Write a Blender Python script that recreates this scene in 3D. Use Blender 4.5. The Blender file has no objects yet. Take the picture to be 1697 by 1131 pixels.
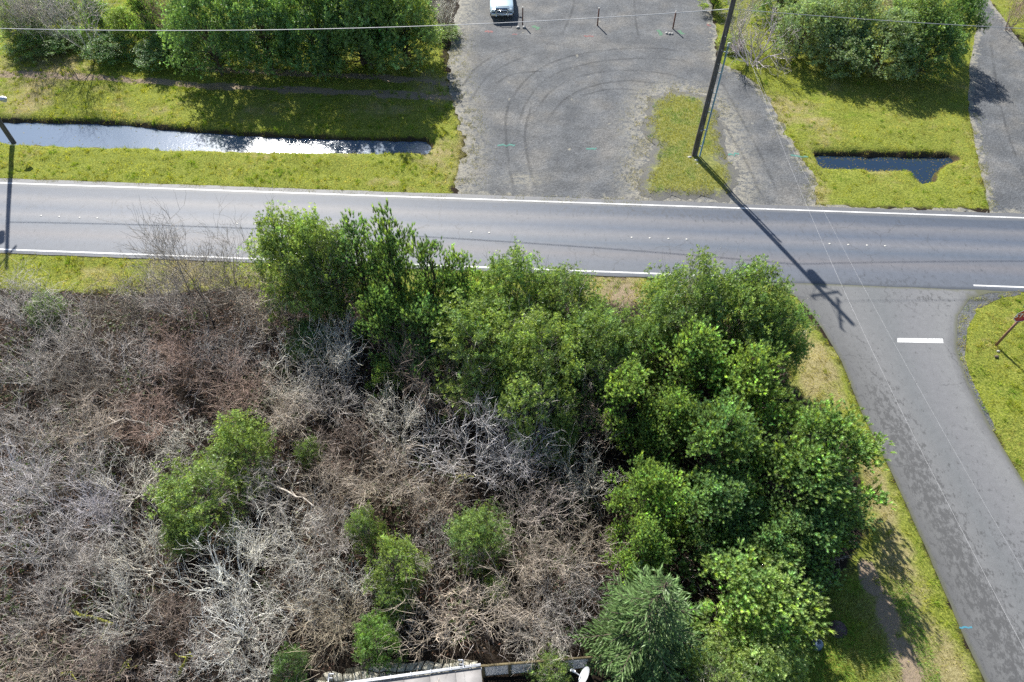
import bpy, math, random
import numpy as np
from mathutils import Vector, Matrix
from mathutils.geometry import delaunay_2d_cdt

RNG = np.random.default_rng(11)
random.seed(11)
SC = bpy.context.scene
COL = SC.collection

# ------------------------------------------------------------------ camera
CAM_H = 30.0
TILT = math.radians(38.0)            # from straight down
FPX, CX, CY = 1131.0, 848.5, 565.5   # focal length and centre in photo pixels
cam_d = bpy.data.cameras.new('camera')
cam_d.sensor_width = 36.0
cam_d.lens = 36.0 * FPX / 1697.0
cam_d.clip_start = 0.5
cam_d.clip_end = 6000
cam = bpy.data.objects.new('camera', cam_d)
cam.location = (0, 0, CAM_H)
cam.rotation_euler = (TILT, 0, 0)
COL.objects.link(cam)
SC.camera = cam

# ------------------------------------------------------------------ sky, sun, exposure
SUN_EL, SUN_AZ = math.radians(42.0), math.radians(-23.0)   # azimuth from +Y towards +X
world = bpy.data.worlds.new('World')
SC.world = world
world.use_nodes = True
wn = world.node_tree
sky = wn.nodes.new('ShaderNodeTexSky')
sky.sky_type = 'NISHITA'
sky.sun_disc = False
sky.sun_elevation = SUN_EL
sky.sun_rotation = SUN_AZ
sky.air_density = 1.0
sky.dust_density = 0.6
sky.ozone_density = 1.5
bg = wn.nodes['Background']
bg.inputs['Strength'].default_value = 0.08
wn.links.new(sky.outputs['Color'], bg.inputs['Color'])
sun_d = bpy.data.lights.new('sun', 'SUN')
sun_d.energy = 5.0
sun_d.angle = math.radians(0.5)
sun_d.color = (1.0, 0.96, 0.89)
sun = bpy.data.objects.new('sun', sun_d)
to_sun = Vector((math.sin(SUN_AZ) * math.cos(SUN_EL), math.cos(SUN_AZ) * math.cos(SUN_EL), math.sin(SUN_EL)))
sun.rotation_euler = to_sun.to_track_quat('Z', 'Y').to_euler()
sun.location = (0, 0, 60)
COL.objects.link(sun)
SC.view_settings.view_transform = 'Standard'
SC.view_settings.look = 'None'
SC.view_settings.exposure = 1.0
SC.view_settings.gamma = 1.0
SC.view_settings.use_curve_mapping = False
SC.cycles.max_bounces = 6
SC.cycles.diffuse_bounces = 4
SC.cycles.transmission_bounces = 4
SC.cycles.transparent_max_bounces = 4
SC.cycles.use_denoising = False
SC.cycles.use_adaptive_sampling = True

# ------------------------------------------------------------------ measuring helpers
_R = np.array([1, 0, 0.])
_U = np.array([0, math.cos(TILT), math.sin(TILT)])
_W = np.array([0, math.sin(TILT), -math.cos(TILT)])

def at(px, py, z=0.0):
    """world point at height z that was surveyed at photo pixel px, py"""
    d = _R * (px - CX) + _U * (CY - py) + _W * FPX
    return np.array([0, 0, CAM_H]) + d * ((z - CAM_H) / d[2])

def at_y(px, py, y):
    d = _R * (px - CX) + _U * (CY - py) + _W * FPX
    return np.array([0, 0, CAM_H]) + d * (y / d[1])

def depth(p):
    return float((np.asarray(p) - np.array([0, 0, CAM_H])) @ _W)

def hash2(ix, iy, seed):
    n = (ix.astype(np.int64) * 374761393 + iy.astype(np.int64) * 668265263 + seed * 1274126177) & 0x7fffffff
    n = ((n ^ (n >> 13)) * 1274126177) & 0x7fffffff
    return ((n ^ (n >> 16)) & 0xffff) / 65535.0

def vnoise(x, y, seed=0):
    x = np.asarray(x, float); y = np.asarray(y, float)
    ix, iy = np.floor(x), np.floor(y)
    fx, fy = x - ix, y - iy
    fx = fx * fx * (3 - 2 * fx); fy = fy * fy * (3 - 2 * fy)
    a = hash2(ix, iy, seed); b = hash2(ix + 1, iy, seed)
    c = hash2(ix, iy + 1, seed); d = hash2(ix + 1, iy + 1, seed)
    return (a * (1 - fx) + b * fx) * (1 - fy) + (c * (1 - fx) + d * fx) * fy

def fbm(x, y, seed=0, o=4):
    v = 0; a = 0.5
    for k in range(o):
        v = v + a * vnoise(x * 2 ** k, y * 2 ** k, seed + 17 * k); a *= 0.5
    return v

def poly_sdf(pts, poly):
    """signed distance, positive inside"""
    x, y = pts[:, 0], pts[:, 1]
    d = np.full(len(pts), 1e9); ins = np.zeros(len(pts), bool)
    n = len(poly)
    for i in range(n):
        ax, ay = poly[i]; bx, by = poly[(i + 1) % n]
        ex, ey = bx - ax, by - ay
        t = np.clip(((x - ax) * ex + (y - ay) * ey) / (ex * ex + ey * ey + 1e-12), 0, 1)
        d = np.minimum(d, np.hypot(x - ax - t * ex, y - ay - t * ey))
        c = (ay > y) != (by > y)
        xi = ax + (y - ay) * ex / (ey if abs(ey) > 1e-9 else 1e-9)
        ins ^= c & (x < xi)
    return np.where(ins, d, -d)

def line_dist(pts, line):
    x, y = pts[:, 0], pts[:, 1]; d = np.full(len(pts), 1e9)
    for (ax, ay), (bx, by) in zip(line[:-1], line[1:]):
        ex, ey = bx - ax, by - ay
        t = np.clip(((x - ax) * ex + (y - ay) * ey) / (ex * ex + ey * ey), 0, 1)
        d = np.minimum(d, np.hypot(x - ax - t * ex, y - ay - t * ey))
    return d

def sstep(a, b, x):
    t = np.clip((x - a) / (b - a), 0, 1)
    return t * t * (3 - 2 * t)

def G(pxs, z=0.0):
    return [tuple(at(a, b, z)[:2]) for a, b in pxs]

# ------------------------------------------------------------------ mesh helpers
def np_mesh(name, V, F, tint=None, attrs=None, smooth=False):
    """V (n,3); F list of (m,k) index arrays"""
    me = bpy.data.meshes.new(name)
    V = np.asarray(V, np.float32)
    if isinstance(F, np.ndarray): F = [F]
    F = [f for f in F if len(f)]
    me.vertices.add(len(V)); me.vertices.foreach_set('co', V.ravel())
    loops = np.concatenate([f.ravel() for f in F]).astype(np.int32)
    tot = np.concatenate([np.full(len(f), f.shape[1]) for f in F]).astype(np.int32)
    st = np.concatenate([[0], np.cumsum(tot)[:-1]]).astype(np.int32)
    me.loops.add(len(loops)); me.loops.foreach_set('vertex_index', loops)
    me.polygons.add(len(tot)); me.polygons.foreach_set('loop_start', st); me.polygons.foreach_set('loop_total', tot)
    if smooth: me.polygons.foreach_set('use_smooth', np.ones(len(tot), bool))
    if tint is not None:
        a = me.attributes.new('tint', 'FLOAT_COLOR', 'POINT')
        c = np.ones((len(V), 4), np.float32); c[:, :3] = tint
        a.data.foreach_set('color', c.ravel())
    for k, v in (attrs or {}).items():
        a = me.attributes.new(k, 'FLOAT', 'POINT')
        a.data.foreach_set('value', np.asarray(v, np.float32))
    me.update(calc_edges=True)
    me.validate()
    return me

def link(name, me, mat=None, parent=None, loc=None):
    o = bpy.data.objects.new(name, me)
    COL.objects.link(o)
    if mat is not None and me is not None and not me.materials: me.materials.append(mat)
    if parent is not None: o.parent = parent
    if loc is not None: o.location = loc
    return o

def tag(o, label=None, cat=None, group=None, kind=None):
    if label: o['label'] = label
    if cat: o['category'] = cat
    if group: o['group'] = group
    if kind: o['kind'] = kind
    return o

def thing(name, label, cat, loc=(0, 0, 0), rotz=0.0, group=None):
    o = bpy.data.objects.new(name, None)
    o.empty_display_size = 0.3
    COL.objects.link(o)
    o.location = loc; o.rotation_euler = (0, 0, rotz)
    return tag(o, label, cat, group)

def copy_tree(root):
    r = root.copy(); COL.objects.link(r)
    for ch in root.children:
        c = ch.copy(); COL.objects.link(c); c.parent = r
        for g in ch.children:
            d = g.copy(); COL.objects.link(d); d.parent = c
    return r

class MB:
    """collects vertices and faces of one mesh"""
    def __init__(self): self.V = []; self.F = {}; self.T = []; self.n = 0
    def add(self, V, F, tint=None):
        V = np.asarray(V, float).reshape(-1, 3)
        if isinstance(F, np.ndarray): F = [F]
        for f in F:
            f = np.asarray(f, np.int64)
            self.F.setdefault(f.shape[1], []).append(f + self.n)
        self.V.append(V); self.n += len(V)
        self.T.append(np.broadcast_to(np.array([1., 1, 1]) if tint is None else np.asarray(tint, float), (len(V), 3)))
        return self
    def box(self, c, s, rot=None, tint=None, taper=1.0):
        x, y, z = np.array(s) / 2.0
        v = np.array([[-x, -y, -z], [x, -y, -z], [x, y, -z], [-x, y, -z],
                      [-x * taper, -y * taper, z], [x * taper, -y * taper, z], [x * taper, y * taper, z], [-x * taper, y * taper, z]])
        if rot is not None: v = v @ np.array(rot).T
        return self.add(v + np.array(c), np.array([[0, 3, 2, 1], [4, 5, 6, 7], [0, 1, 5, 4], [1, 2, 6, 5], [2, 3, 7, 6], [3, 0, 4, 7]]), tint)
    def tube(self, pts, rad, n=8, cap=True, tint=None):
        pts = np.asarray(pts, float); m = len(pts)
        rad = np.broadcast_to(np.asarray(rad, float), (m,))
        rings = []; ref = None
        for i in range(m):
            t = pts[min(i + 1, m - 1)] - pts[max(i - 1, 0)]; t = t / (np.linalg.norm(t) + 1e-9)
            if ref is None:
                ref = np.array([1., 0, 0]) if abs(t[0]) < .8 else np.array([0, 1., 0])
            a = np.cross(t, ref); a /= np.linalg.norm(a); b = np.cross(t, a); ref = np.cross(a, t)
            th = np.linspace(0, 2 * np.pi, n, endpoint=False)
            rings.append(pts[i] + rad[i] * (np.cos(th)[:, None] * a + np.sin(th)[:, None] * b))
        q = []
        for i in range(m - 1):
            for k in range(n):
                q.append([i * n + k, i * n + (k + 1) % n, (i + 1) * n + (k + 1) % n, (i + 1) * n + k])
        F = [np.array(q)]
        if cap:
            F.append(np.array([list(range(n))])); F.append(np.array([list(range((m - 1) * n, m * n))[::-1]]))
        return self.add(np.concatenate(rings), F, tint)
    def mesh(self, name, smooth=False, attrs=None):
        return np_mesh(name, np.concatenate(self.V), [np.concatenate(v) for v in self.F.values()], np.concatenate(self.T), attrs, smooth)
    def build(self, name, mat, parent=None, smooth=False, loc=None):
        return link(name, self.mesh(name, smooth), mat, parent, loc)

def seg_tubes(P0, P1, R0, R1, tint, n=3):
    """many separate tapered segments -> V, F, T"""
    P0 = np.asarray(P0); P1 = np.asarray(P1); N = len(P0)
    t = P1 - P0; t = t / (np.linalg.norm(t, axis=1, keepdims=True) + 1e-9)
    ref = np.where(np.abs(t[:, 2:3]) < .9, np.array([[0, 0, 1.]]), np.array([[1., 0, 0]]))
    a = np.cross(t, ref); a /= np.linalg.norm(a, axis=1, keepdims=True); b = np.cross(t, a)
    V = np.zeros((N, 2 * n, 3))
    for k in range(n):
        w = 2 * np.pi * k / n
        o = math.cos(w) * a + math.sin(w) * b
        V[:, k] = P0 + o * np.asarray(R0)[:, None]; V[:, n + k] = P1 + o * np.asarray(R1)[:, None]
    base = (np.arange(N) * 2 * n)[:, None]
    F = np.concatenate([base + np.array([[k, (k + 1) % n, n + (k + 1) % n, n + k]]) for k in range(n)])
    T = np.repeat(np.asarray(tint), 2 * n, axis=0)
    return V.reshape(-1, 3), F, T

# ------------------------------------------------------------------ materials
def new_mat(name):
    m = bpy.data.materials.new(name); m.use_nodes = True
    nt = m.node_tree
    return m, nt, nt.nodes['Principled BSDF']

def N(nt, t, **kw):
    n = nt.nodes.new(t)
    for k, v in kw.items():
        if k.startswith('i_'):
            key = k[2:]; n.inputs[int(key) if key.isdigit() else key.replace('_', ' ')].default_value = v
        else: setattr(n, k, v)
    return n

def L(nt, a, b): nt.links.new(a, b)

def ramp(nt, fac, stops, interp='LINEAR'):
    r = nt.nodes.new('ShaderNodeValToRGB'); r.color_ramp.interpolation = interp
    e = r.color_ramp.elements
    while len(e) < len(stops): e.new(0.5)
    for el, (p, c) in zip(e, stops):
        el.position = p; el.color = (c, c, c, 1) if not isinstance(c, tuple) else (*c, 1)
    if fac is not None: L(nt, fac, r.inputs[0])
    return r

def mixc(nt, fac, a, b, mode='MIX'):
    m = nt.nodes.new('ShaderNodeMix'); m.data_type = 'RGBA'; m.blend_type = mode
    for s, v in ((m.inputs[0], fac), (m.inputs[6], a), (m.inputs[7], b)):
        if isinstance(v, (int, float)): s.default_value = v
        elif isinstance(v, tuple): s.default_value = (*v, 1)
        else: L(nt, v, s)
    return m.outputs[2]

def math_n(nt, op, a, b=None, clamp=False):
    m = nt.nodes.new('ShaderNodeMath'); m.operation = op; m.use_clamp = clamp
    for s, v in zip(m.inputs, (a, b)):
        if v is None: continue
        if isinstance(v, (int, float)): s.default_value = v
        else: L(nt, v, s)
    return m.outputs[0]

def noise(nt, vec, scale, detail=4, rough=.55, dist=0.0):
    n = N(nt, 'ShaderNodeTexNoise'); n.inputs['Scale'].default_value = scale
    n.inputs['Detail'].default_value = detail; n.inputs['Roughness'].default_value = rough; n.inputs['Distortion'].default_value = dist
    if vec is not None: L(nt, vec, n.inputs['Vector'])
    return n

def coords(nt): return N(nt, 'ShaderNodeNewGeometry').outputs['Position']

def scaled(nt, vec, s, rot=0.0):
    m = N(nt, 'ShaderNodeMapping'); m.inputs['Scale'].default_value = s; m.inputs['Rotation'].default_value = (0, 0, rot)
    L(nt, vec, m.inputs['Vector']); return m.outputs[0]

def bump(nt, bsdf, h, strength=.4, dist=.03):
    b = N(nt, 'ShaderNodeBump'); b.inputs['Strength'].default_value = strength; b.inputs['Distance'].default_value = dist
    L(nt, h, b.inputs['Height']); L(nt, b.outputs[0], bsdf.inputs['Normal'])

def attr(nt, name): return N(nt, 'ShaderNodeAttribute', attribute_name=name)

def simple_mat(name, col, rough=.6, metal=0.0, spec=.4, var=.25, scale=12.0, stretch=(1, 1, 1)):
    m, nt, b = new_mat(name)
    tc = N(nt, 'ShaderNodeTexCoord')
    n = noise(nt, scaled(nt, tc.outputs['Object'], stretch), scale, 5, .6)
    lo = tuple(c * (1 - var) for c in col); hi = tuple(min(1, c * (1 + var)) for c in col)
    r = ramp(nt, n.outputs[0], [(.3, lo), (.7, hi)])
    L(nt, r.outputs[0], b.inputs['Base Color'])
    b.inputs['Roughness'].default_value = rough; b.inputs['Metallic'].default_value = metal
    b.inputs['Specular IOR Level'].default_value = spec
    return m

def leaf_mat(name, rough=.42, spec=.35, trans=.35, tcol=(1.25, 1.25, .55)):
    m, nt, b = new_mat(name)
    t = attr(nt, 'tint').outputs['Color']; oi = N(nt, 'ShaderNodeObjectInfo')
    c = mixc(nt, 1.0, t, oi.outputs['Color'], 'MULTIPLY')
    L(nt, c, b.inputs['Base Color'])
    b.inputs['Roughness'].default_value = rough; b.inputs['Specular IOR Level'].default_value = spec
    tr = N(nt, 'ShaderNodeBsdfTranslucent')
    L(nt, mixc(nt, 1.0, c, tcol, 'MULTIPLY'), tr.inputs['Color'])
    mx = N(nt, 'ShaderNodeMixShader'); mx.inputs[0].default_value = trans
    L(nt, b.outputs[0], mx.inputs[1]); L(nt, tr.outputs[0], mx.inputs[2])
    L(nt, mx.outputs[0], nt.nodes['Material Output'].inputs['Surface'])
    return m

def twig_mat(name):
    m, nt, b = new_mat(name)
    t = attr(nt, 'tint').outputs['Color']; oi = N(nt, 'ShaderNodeObjectInfo')
    c = mixc(nt, 1.0, t, oi.outputs['Color'], 'MULTIPLY')
    n = noise(nt, coords(nt), 5, 3)
    r = ramp(nt, n.outputs[0], [(.3, (.7, .7, .7)), (.62, (1.2, 1.2, 1.2)), (.78, (1.0, 1.12, .62))])
    L(nt, mixc(nt, 1.0, c, r.outputs[0], 'MULTIPLY'), b.inputs['Base Color'])
    b.inputs['Roughness'].default_value = .75; b.inputs['Specular IOR Level'].default_value = .25
    return m

M = {}
M['myrtle'] = leaf_mat('myrtle_leaf', .40, .4, .46)
M['pine'] = leaf_mat('pine_needle', .45, .35, .44)
M['spruce'] = leaf_mat('spruce_needle', .45, .4, .28, (1.1, 1.2, .8))
M['grass'] = leaf_mat('grass_blade', .55, .25, .45, (1.2, 1.15, .5))
M['twig'] = twig_mat('bare_twig')
M['bark'] = simple_mat('bark', (.11, .085, .065), .9, var=.4, scale=9, stretch=(1, 1, .3))

# ------------------------------------------------------------------ plan of the place (ground polygons)
ROAD_N = (at(0, 296), at(1697, 355)); ROAD_S = (at(0, 420), at(1697, 484))
def road_y(edge, x):
    a, b = edge; return a[1] + (b[1] - a[1]) * (x - a[0]) / (b[0] - a[0])

creek = G([(-500, 190), (-60, 203), (60, 206), (150, 207), (230, 212), (300, 220), (400, 227), (480, 231), (560, 234), (705, 237), (713, 246), (706, 258),
           (600, 257), (450, 255), (300, 251), (150, 247), (20, 241), (-500, 226)], -.45)
pond = G([(1352, 259), (1440, 261), (1572, 262), (1582, 268), (1560, 276), (1545, 288), (1541, 304), (1524, 306), (1515, 293), (1500, 286), (1420, 283), (1362, 280)], -.45)
side_road = G([(1270, 466), (1318, 492), (1340, 515), (1362, 545), (1395, 600), (1430, 690), (1480, 790), (1530, 900), (1590, 1040), (1632, 1131), (1700, 1290), (1790, 1500),
               (2500, 1500), (2010, 1200), (1830, 995), (1765, 905), (1697, 800), (1640, 706), (1603, 630), (1586, 580), (1586, 525), (1606, 496), (1640, 486), (1710, 483.5), (1690, 470), (1290, 455)])
gravel_lot = G([(752, 329), (757, 300), (768, 250), (758, 185), (742, 130), (746, 60), (765, 0), (775, -150), (1165, -150), (1176, 0), (1186, 55), (1193, 105), (1245, 130), (1277, 165), (1302, 220),
                (1330, 258), (1350, 300), (1352, 341), (1640, 350), (1640, 354), (1270, 347), (1100, 341)])
island = G([(1078, 166), (1108, 152), (1165, 158), (1196, 190), (1203, 240), (1222, 300), (1212, 331), (1068, 329), (1060, 292), (1078, 240), (1062, 213)])
lane_right = G([(1560, -60), (1622, 30), (1606, 110), (1605, 180), (1616, 240), (1640, 349), (1640, 353.5), (1960, 365), (1930, 290), (1760, 140), (1697, 78), (1640, 0), (1610, -60)])
grass_nw = G([(-500, -20), (0, -20), (700, -20), (728, 60), (735, 110), (752, 180), (765, 240), (754, 305), (742, 327), (430, 313), (0, 297), (-500, 280)])
grass_ne = G([(1240, 128), (1196, 106), (1188, 50), (1178, -20), (1610, -20), (1622, 40), (1608, 180), (1640, 346), (1354, 340), (1340, 290), (1300, 220), (1272, 160)])
grass_ne2 = G([(1640, 0), (1700, 75), (1790, 150), (1900, 250), (1960, 230), (1800, 80), (1700, -20), (1640, -60)])
grass_s = G([(-500, 405), (0, 420), (430, 436), (1000, 461), (1120, 466), (1300, 470), (1325, 500), (1300, 560), (1100, 505), (1000, 500), (700, 490), (430, 475), (200, 485), (0, 478), (-500, 460)])
grass_e = G([(1300, 545), (1338, 530), (1395, 600), (1430, 690), (1480, 790), (1530, 900), (1590, 1040), (1640, 1170), (1660, 1260), (1250, 1260), (1300, 1080), (1400, 960), (1440, 880), (1400, 700), (1310, 640)])
corner = G([(1720, 483), (1640, 487), (1606, 497), (1587, 526), (1587, 580), (1604, 630), (1641, 706), (1698, 800), (1766, 905), (1832, 995), (2010, 1190), (2600, 900), (2300, 500)])
bare_strip = G([(1425, 930), (1448, 955), (1470, 992), (1492, 1030), (1508, 1075), (1524, 1131), (1535, 1180), (1512, 1180), (1494, 1110), (1474, 1060), (1455, 1020), (1432, 975)])
GRASSES = [grass_nw, grass_ne, grass_ne2, grass_s, grass_e, corner]

def in_grass(p):
    g = np.full(len(p), -1e9)
    for q in GRASSES: g = np.maximum(g, poly_sdf(p, q))
    return g

def paved_sdf(p):
    d = poly_sdf(p, gravel_lot)
    for q in (lane_right, side_road): d = np.maximum(d, poly_sdf(p, q))
    yn, ys = road_y(ROAD_N, p[:, 0]), road_y(ROAD_S, p[:, 0])
    return np.maximum(d, np.minimum(yn - p[:, 1], p[:, 1] - ys))

def water_sdf(p): return np.maximum(poly_sdf(p, creek), poly_sdf(p, pond))

def ground_z(p, wd=None, pv=None):
    if wd is None: wd = water_sdf(p)
    if pv is None: pv = paved_sdf(p)
    w = wd + (fbm(p[:, 0] * 1.6, p[:, 1] * 1.6, 5) - .47) * .35
    dig = -.75 * sstep(-.42, .22, w) - .06 * sstep(-1.2, -.3, w)
    und = (fbm(p[:, 0] * .55, p[:, 1] * .55, 3) - .47) * .28 + (fbm(p[:, 0] * 2.2, p[:, 1] * 2.2, 9, 3) - .44) * .12
    k = sstep(.05, 1.2, -pv)
    return dig + (und - .005) * k * sstep(.3, -.9, w) - .03 * sstep(-.12, .1, pv)

# ------------------------------------------------------------------ ground sheet
fx = np.arange(-58, 58.01, .29); fy = np.arange(-8, 84, .29)
gx = np.concatenate([-58 - np.geomspace(2600, .6, 26), fx, 58 + np.geomspace(.6, 2600, 26)])
gy = np.concatenate([-8 - np.geomspace(1500, .6, 22), fy, fy[-1] + np.geomspace(.6, 3800, 28)])
XX, YY = np.meshgrid(gx, gy)
gp = np.stack([XX.ravel(), YY.ravel()], 1)
g_sdf = in_grass(gp); g_w = water_sdf(gp); g_pv = paved_sdf(gp)
far = (np.abs(gp[:, 0]) > 58.5) | (gp[:, 1] < -8.5) | (gp[:, 1] > 84)
gz = np.where(far, 0, ground_z(gp, g_w, g_pv))
ruts = np.minimum(line_dist(gp, G([(-300, 112), (0, 122), (150, 128), (300, 139), (420, 146), (700, 158), (760, 162)])),
                  line_dist(gp, G([(300, 112), (420, 118), (560, 125), (700, 133), (760, 140)])) + .12)
g_rut = sstep(.75, .1, ruts + (fbm(gp[:, 0] * .9, gp[:, 1] * .9, 31) - .47) * .9)
def zone(px, py, r): q = at(px, py)[:2]; return np.exp(-(((gp - q) / r) ** 2).sum(1))
g_bare = np.maximum(.62 * zone(1030, 485, 1.8), np.maximum(sstep(-.5, .35, poly_sdf(gp, bare_strip) + (fbm(gp[:, 0] * 1.4, gp[:, 1] * 1.4, 41) - .47) * 1.5), g_rut * .9))
g_dry = np.clip(-1.6 * zone(1370, 1060, 2.2) + .35 * sstep(0.0, 1.6, poly_sdf(gp, grass_e)) + .5 * sstep(-.5, 1, poly_sdf(gp, grass_e)) + zone(1300, 180, 3.5) * .6 + zone(1330, 300, 3) * .5 + zone(60, 120, 7) * .6 + zone(740, 140, 3) * .8 + zone(1020, 472, 2.2) * 1.1 + zone(330, 455, 5) * .5 + zone(745, 250, 3) * .4 + (fbm(gp[:, 0] * .35, gp[:, 1] * .35, 51) - .42) * 1.2, 0, 1)
nx, ny = len(gx), len(gy)
ii = (np.arange(ny - 1)[:, None] * nx + np.arange(nx - 1)[None]).ravel()
gF = np.stack([ii, ii + 1, ii + nx + 1, ii + nx], 1)

m, nt, b = new_mat('ground_soil_and_turf')
pos = coords(nt)
n1 = noise(nt, pos, 1.3, 5); n2 = noise(nt, pos, 9, 4, .65); n3 = noise(nt, pos, 38, 3, .7)
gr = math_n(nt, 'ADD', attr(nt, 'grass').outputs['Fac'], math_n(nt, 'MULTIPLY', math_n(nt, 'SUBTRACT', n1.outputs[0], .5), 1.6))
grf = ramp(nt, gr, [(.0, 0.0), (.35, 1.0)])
green = ramp(nt, n2.outputs[0], [(.28, (.06, .08, .016)), (.5, (.17, .20, .034)), (.72, (.33, .34, .07))])
dryc = ramp(nt, n2.outputs[0], [(.25, (.16, .13, .06)), (.5, (.27, .235, .11)), (.78, (.40, .35, .19))])
df = math_n(nt, 'ADD', attr(nt, 'dry').outputs['Fac'], math_n(nt, 'MULTIPLY', math_n(nt, 'SUBTRACT', n1.outputs[0], .5), 1.1))
turf = mixc(nt, ramp(nt, df, [(.3, 0.0), (.75, 1.0)]).outputs[0], green.outputs[0], dryc.outputs[0])
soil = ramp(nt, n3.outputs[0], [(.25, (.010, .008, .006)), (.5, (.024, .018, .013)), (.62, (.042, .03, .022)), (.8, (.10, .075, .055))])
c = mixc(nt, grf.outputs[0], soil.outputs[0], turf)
barec = ramp(nt, n3.outputs[0], [(.25, (.17, .125, .085)), (.55, (.30, .235, .165)), (.8, (.43, .36, .27))])
bf = math_n(nt, 'ADD', attr(nt, 'bare').outputs['Fac'], math_n(nt, 'MULTIPLY', math_n(nt, 'SUBTRACT', n2.outputs[0], .5), .5))
c = mixc(nt, ramp(nt, bf, [(.35, 0.0), (.6, 1.0)]).outputs[0], c, barec.outputs[0])
mud = ramp(nt, n3.outputs[0], [(.3, (.03, .024, .015)), (.7, (.085, .065, .04))])
c = mixc(nt, ramp(nt, attr(nt, 'mud').outputs['Fac'], [(.35, 0.0), (.7, 1.0)]).outputs[0], c, mud.outputs[0])
L(nt, c, b.inputs['Base Color']); b.inputs['Roughness'].default_value = .95; b.inputs['Specular IOR Level'].default_value = .1
bump(nt, b, math_n(nt, 'ADD', n2.outputs[0], n3.outputs[0]), .8, .06)
M['ground'] = m
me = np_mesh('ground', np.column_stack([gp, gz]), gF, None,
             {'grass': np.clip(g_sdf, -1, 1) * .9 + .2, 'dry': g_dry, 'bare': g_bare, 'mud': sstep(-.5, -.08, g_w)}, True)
tag(link('ground', me, M['ground']), 'soil and turf ground under the verges and thickets', kind='structure')

# ------------------------------------------------------------------ flat sheets with ragged edges
def sheet_mesh(name, poly, z, step=.6, rag=.12, seed=1, extra=None, spacing=.18):
    pts = []
    n = len(poly)
    for i in range(n):
        a = np.array(poly[i]); c_ = np.array(poly[(i + 1) % n])
        k = max(1, int(np.linalg.norm(c_ - a) / spacing))
        k = min(k, 400)
        for j in range(k): pts.append(a + (c_ - a) * j / k)
    pts = np.array(pts)
    if rag:
        pts = pts + rag * 2 * np.stack([fbm(pts[:, 0] * 1.1, pts[:, 1] * 1.1, seed) - .47, fbm(pts[:, 0] * 1.1, pts[:, 1] * 1.1, seed + 3) - .47], 1)
        pts = pts + rag * .5 * np.stack([vnoise(pts[:, 0] * 5, pts[:, 1] * 5, seed + 5) - .5, vnoise(pts[:, 0] * 5, pts[:, 1] * 5, seed + 7) - .5], 1)
    lo, hi = pts.min(0), pts.max(0)
    gx_, gy_ = np.meshgrid(np.arange(lo[0], hi[0], step), np.arange(lo[1], hi[1], step))
    q = np.stack([gx_.ravel(), gy_.ravel()], 1) + RNG.normal(0, step * .1, (gx_.size, 2))
    q = q[poly_sdf(q, pts) > .2]
    allp = np.concatenate([pts, q]); nb = len(pts)
    r = delaunay_2d_cdt([Vector(p) for p in allp], [], [list(range(nb))], 1, 1e-5)
    V = np.array([(p.x, p.y) for p in r[0]])
    F = np.array([f for f in r[2] if len(f) == 3])
    s = poly_sdf(V, pts)
    at_ = {'edge': np.abs(s)}
    if extra: at_.update(extra(V))
    zz = z(V) if callable(z) else np.full(len(V), z)
    # face up
    a, b_, c_ = V[F[:, 0]], V[F[:, 1]], V[F[:, 2]]
    flip = ((b_ - a)[:, 0] * (c_ - a)[:, 1] - (b_ - a)[:, 1] * (c_ - a)[:, 0]) < 0
    F[flip] = F[flip][:, ::-1]
    return np_mesh(name, np.column_stack([V, zz]), F, None, at_)

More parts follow.
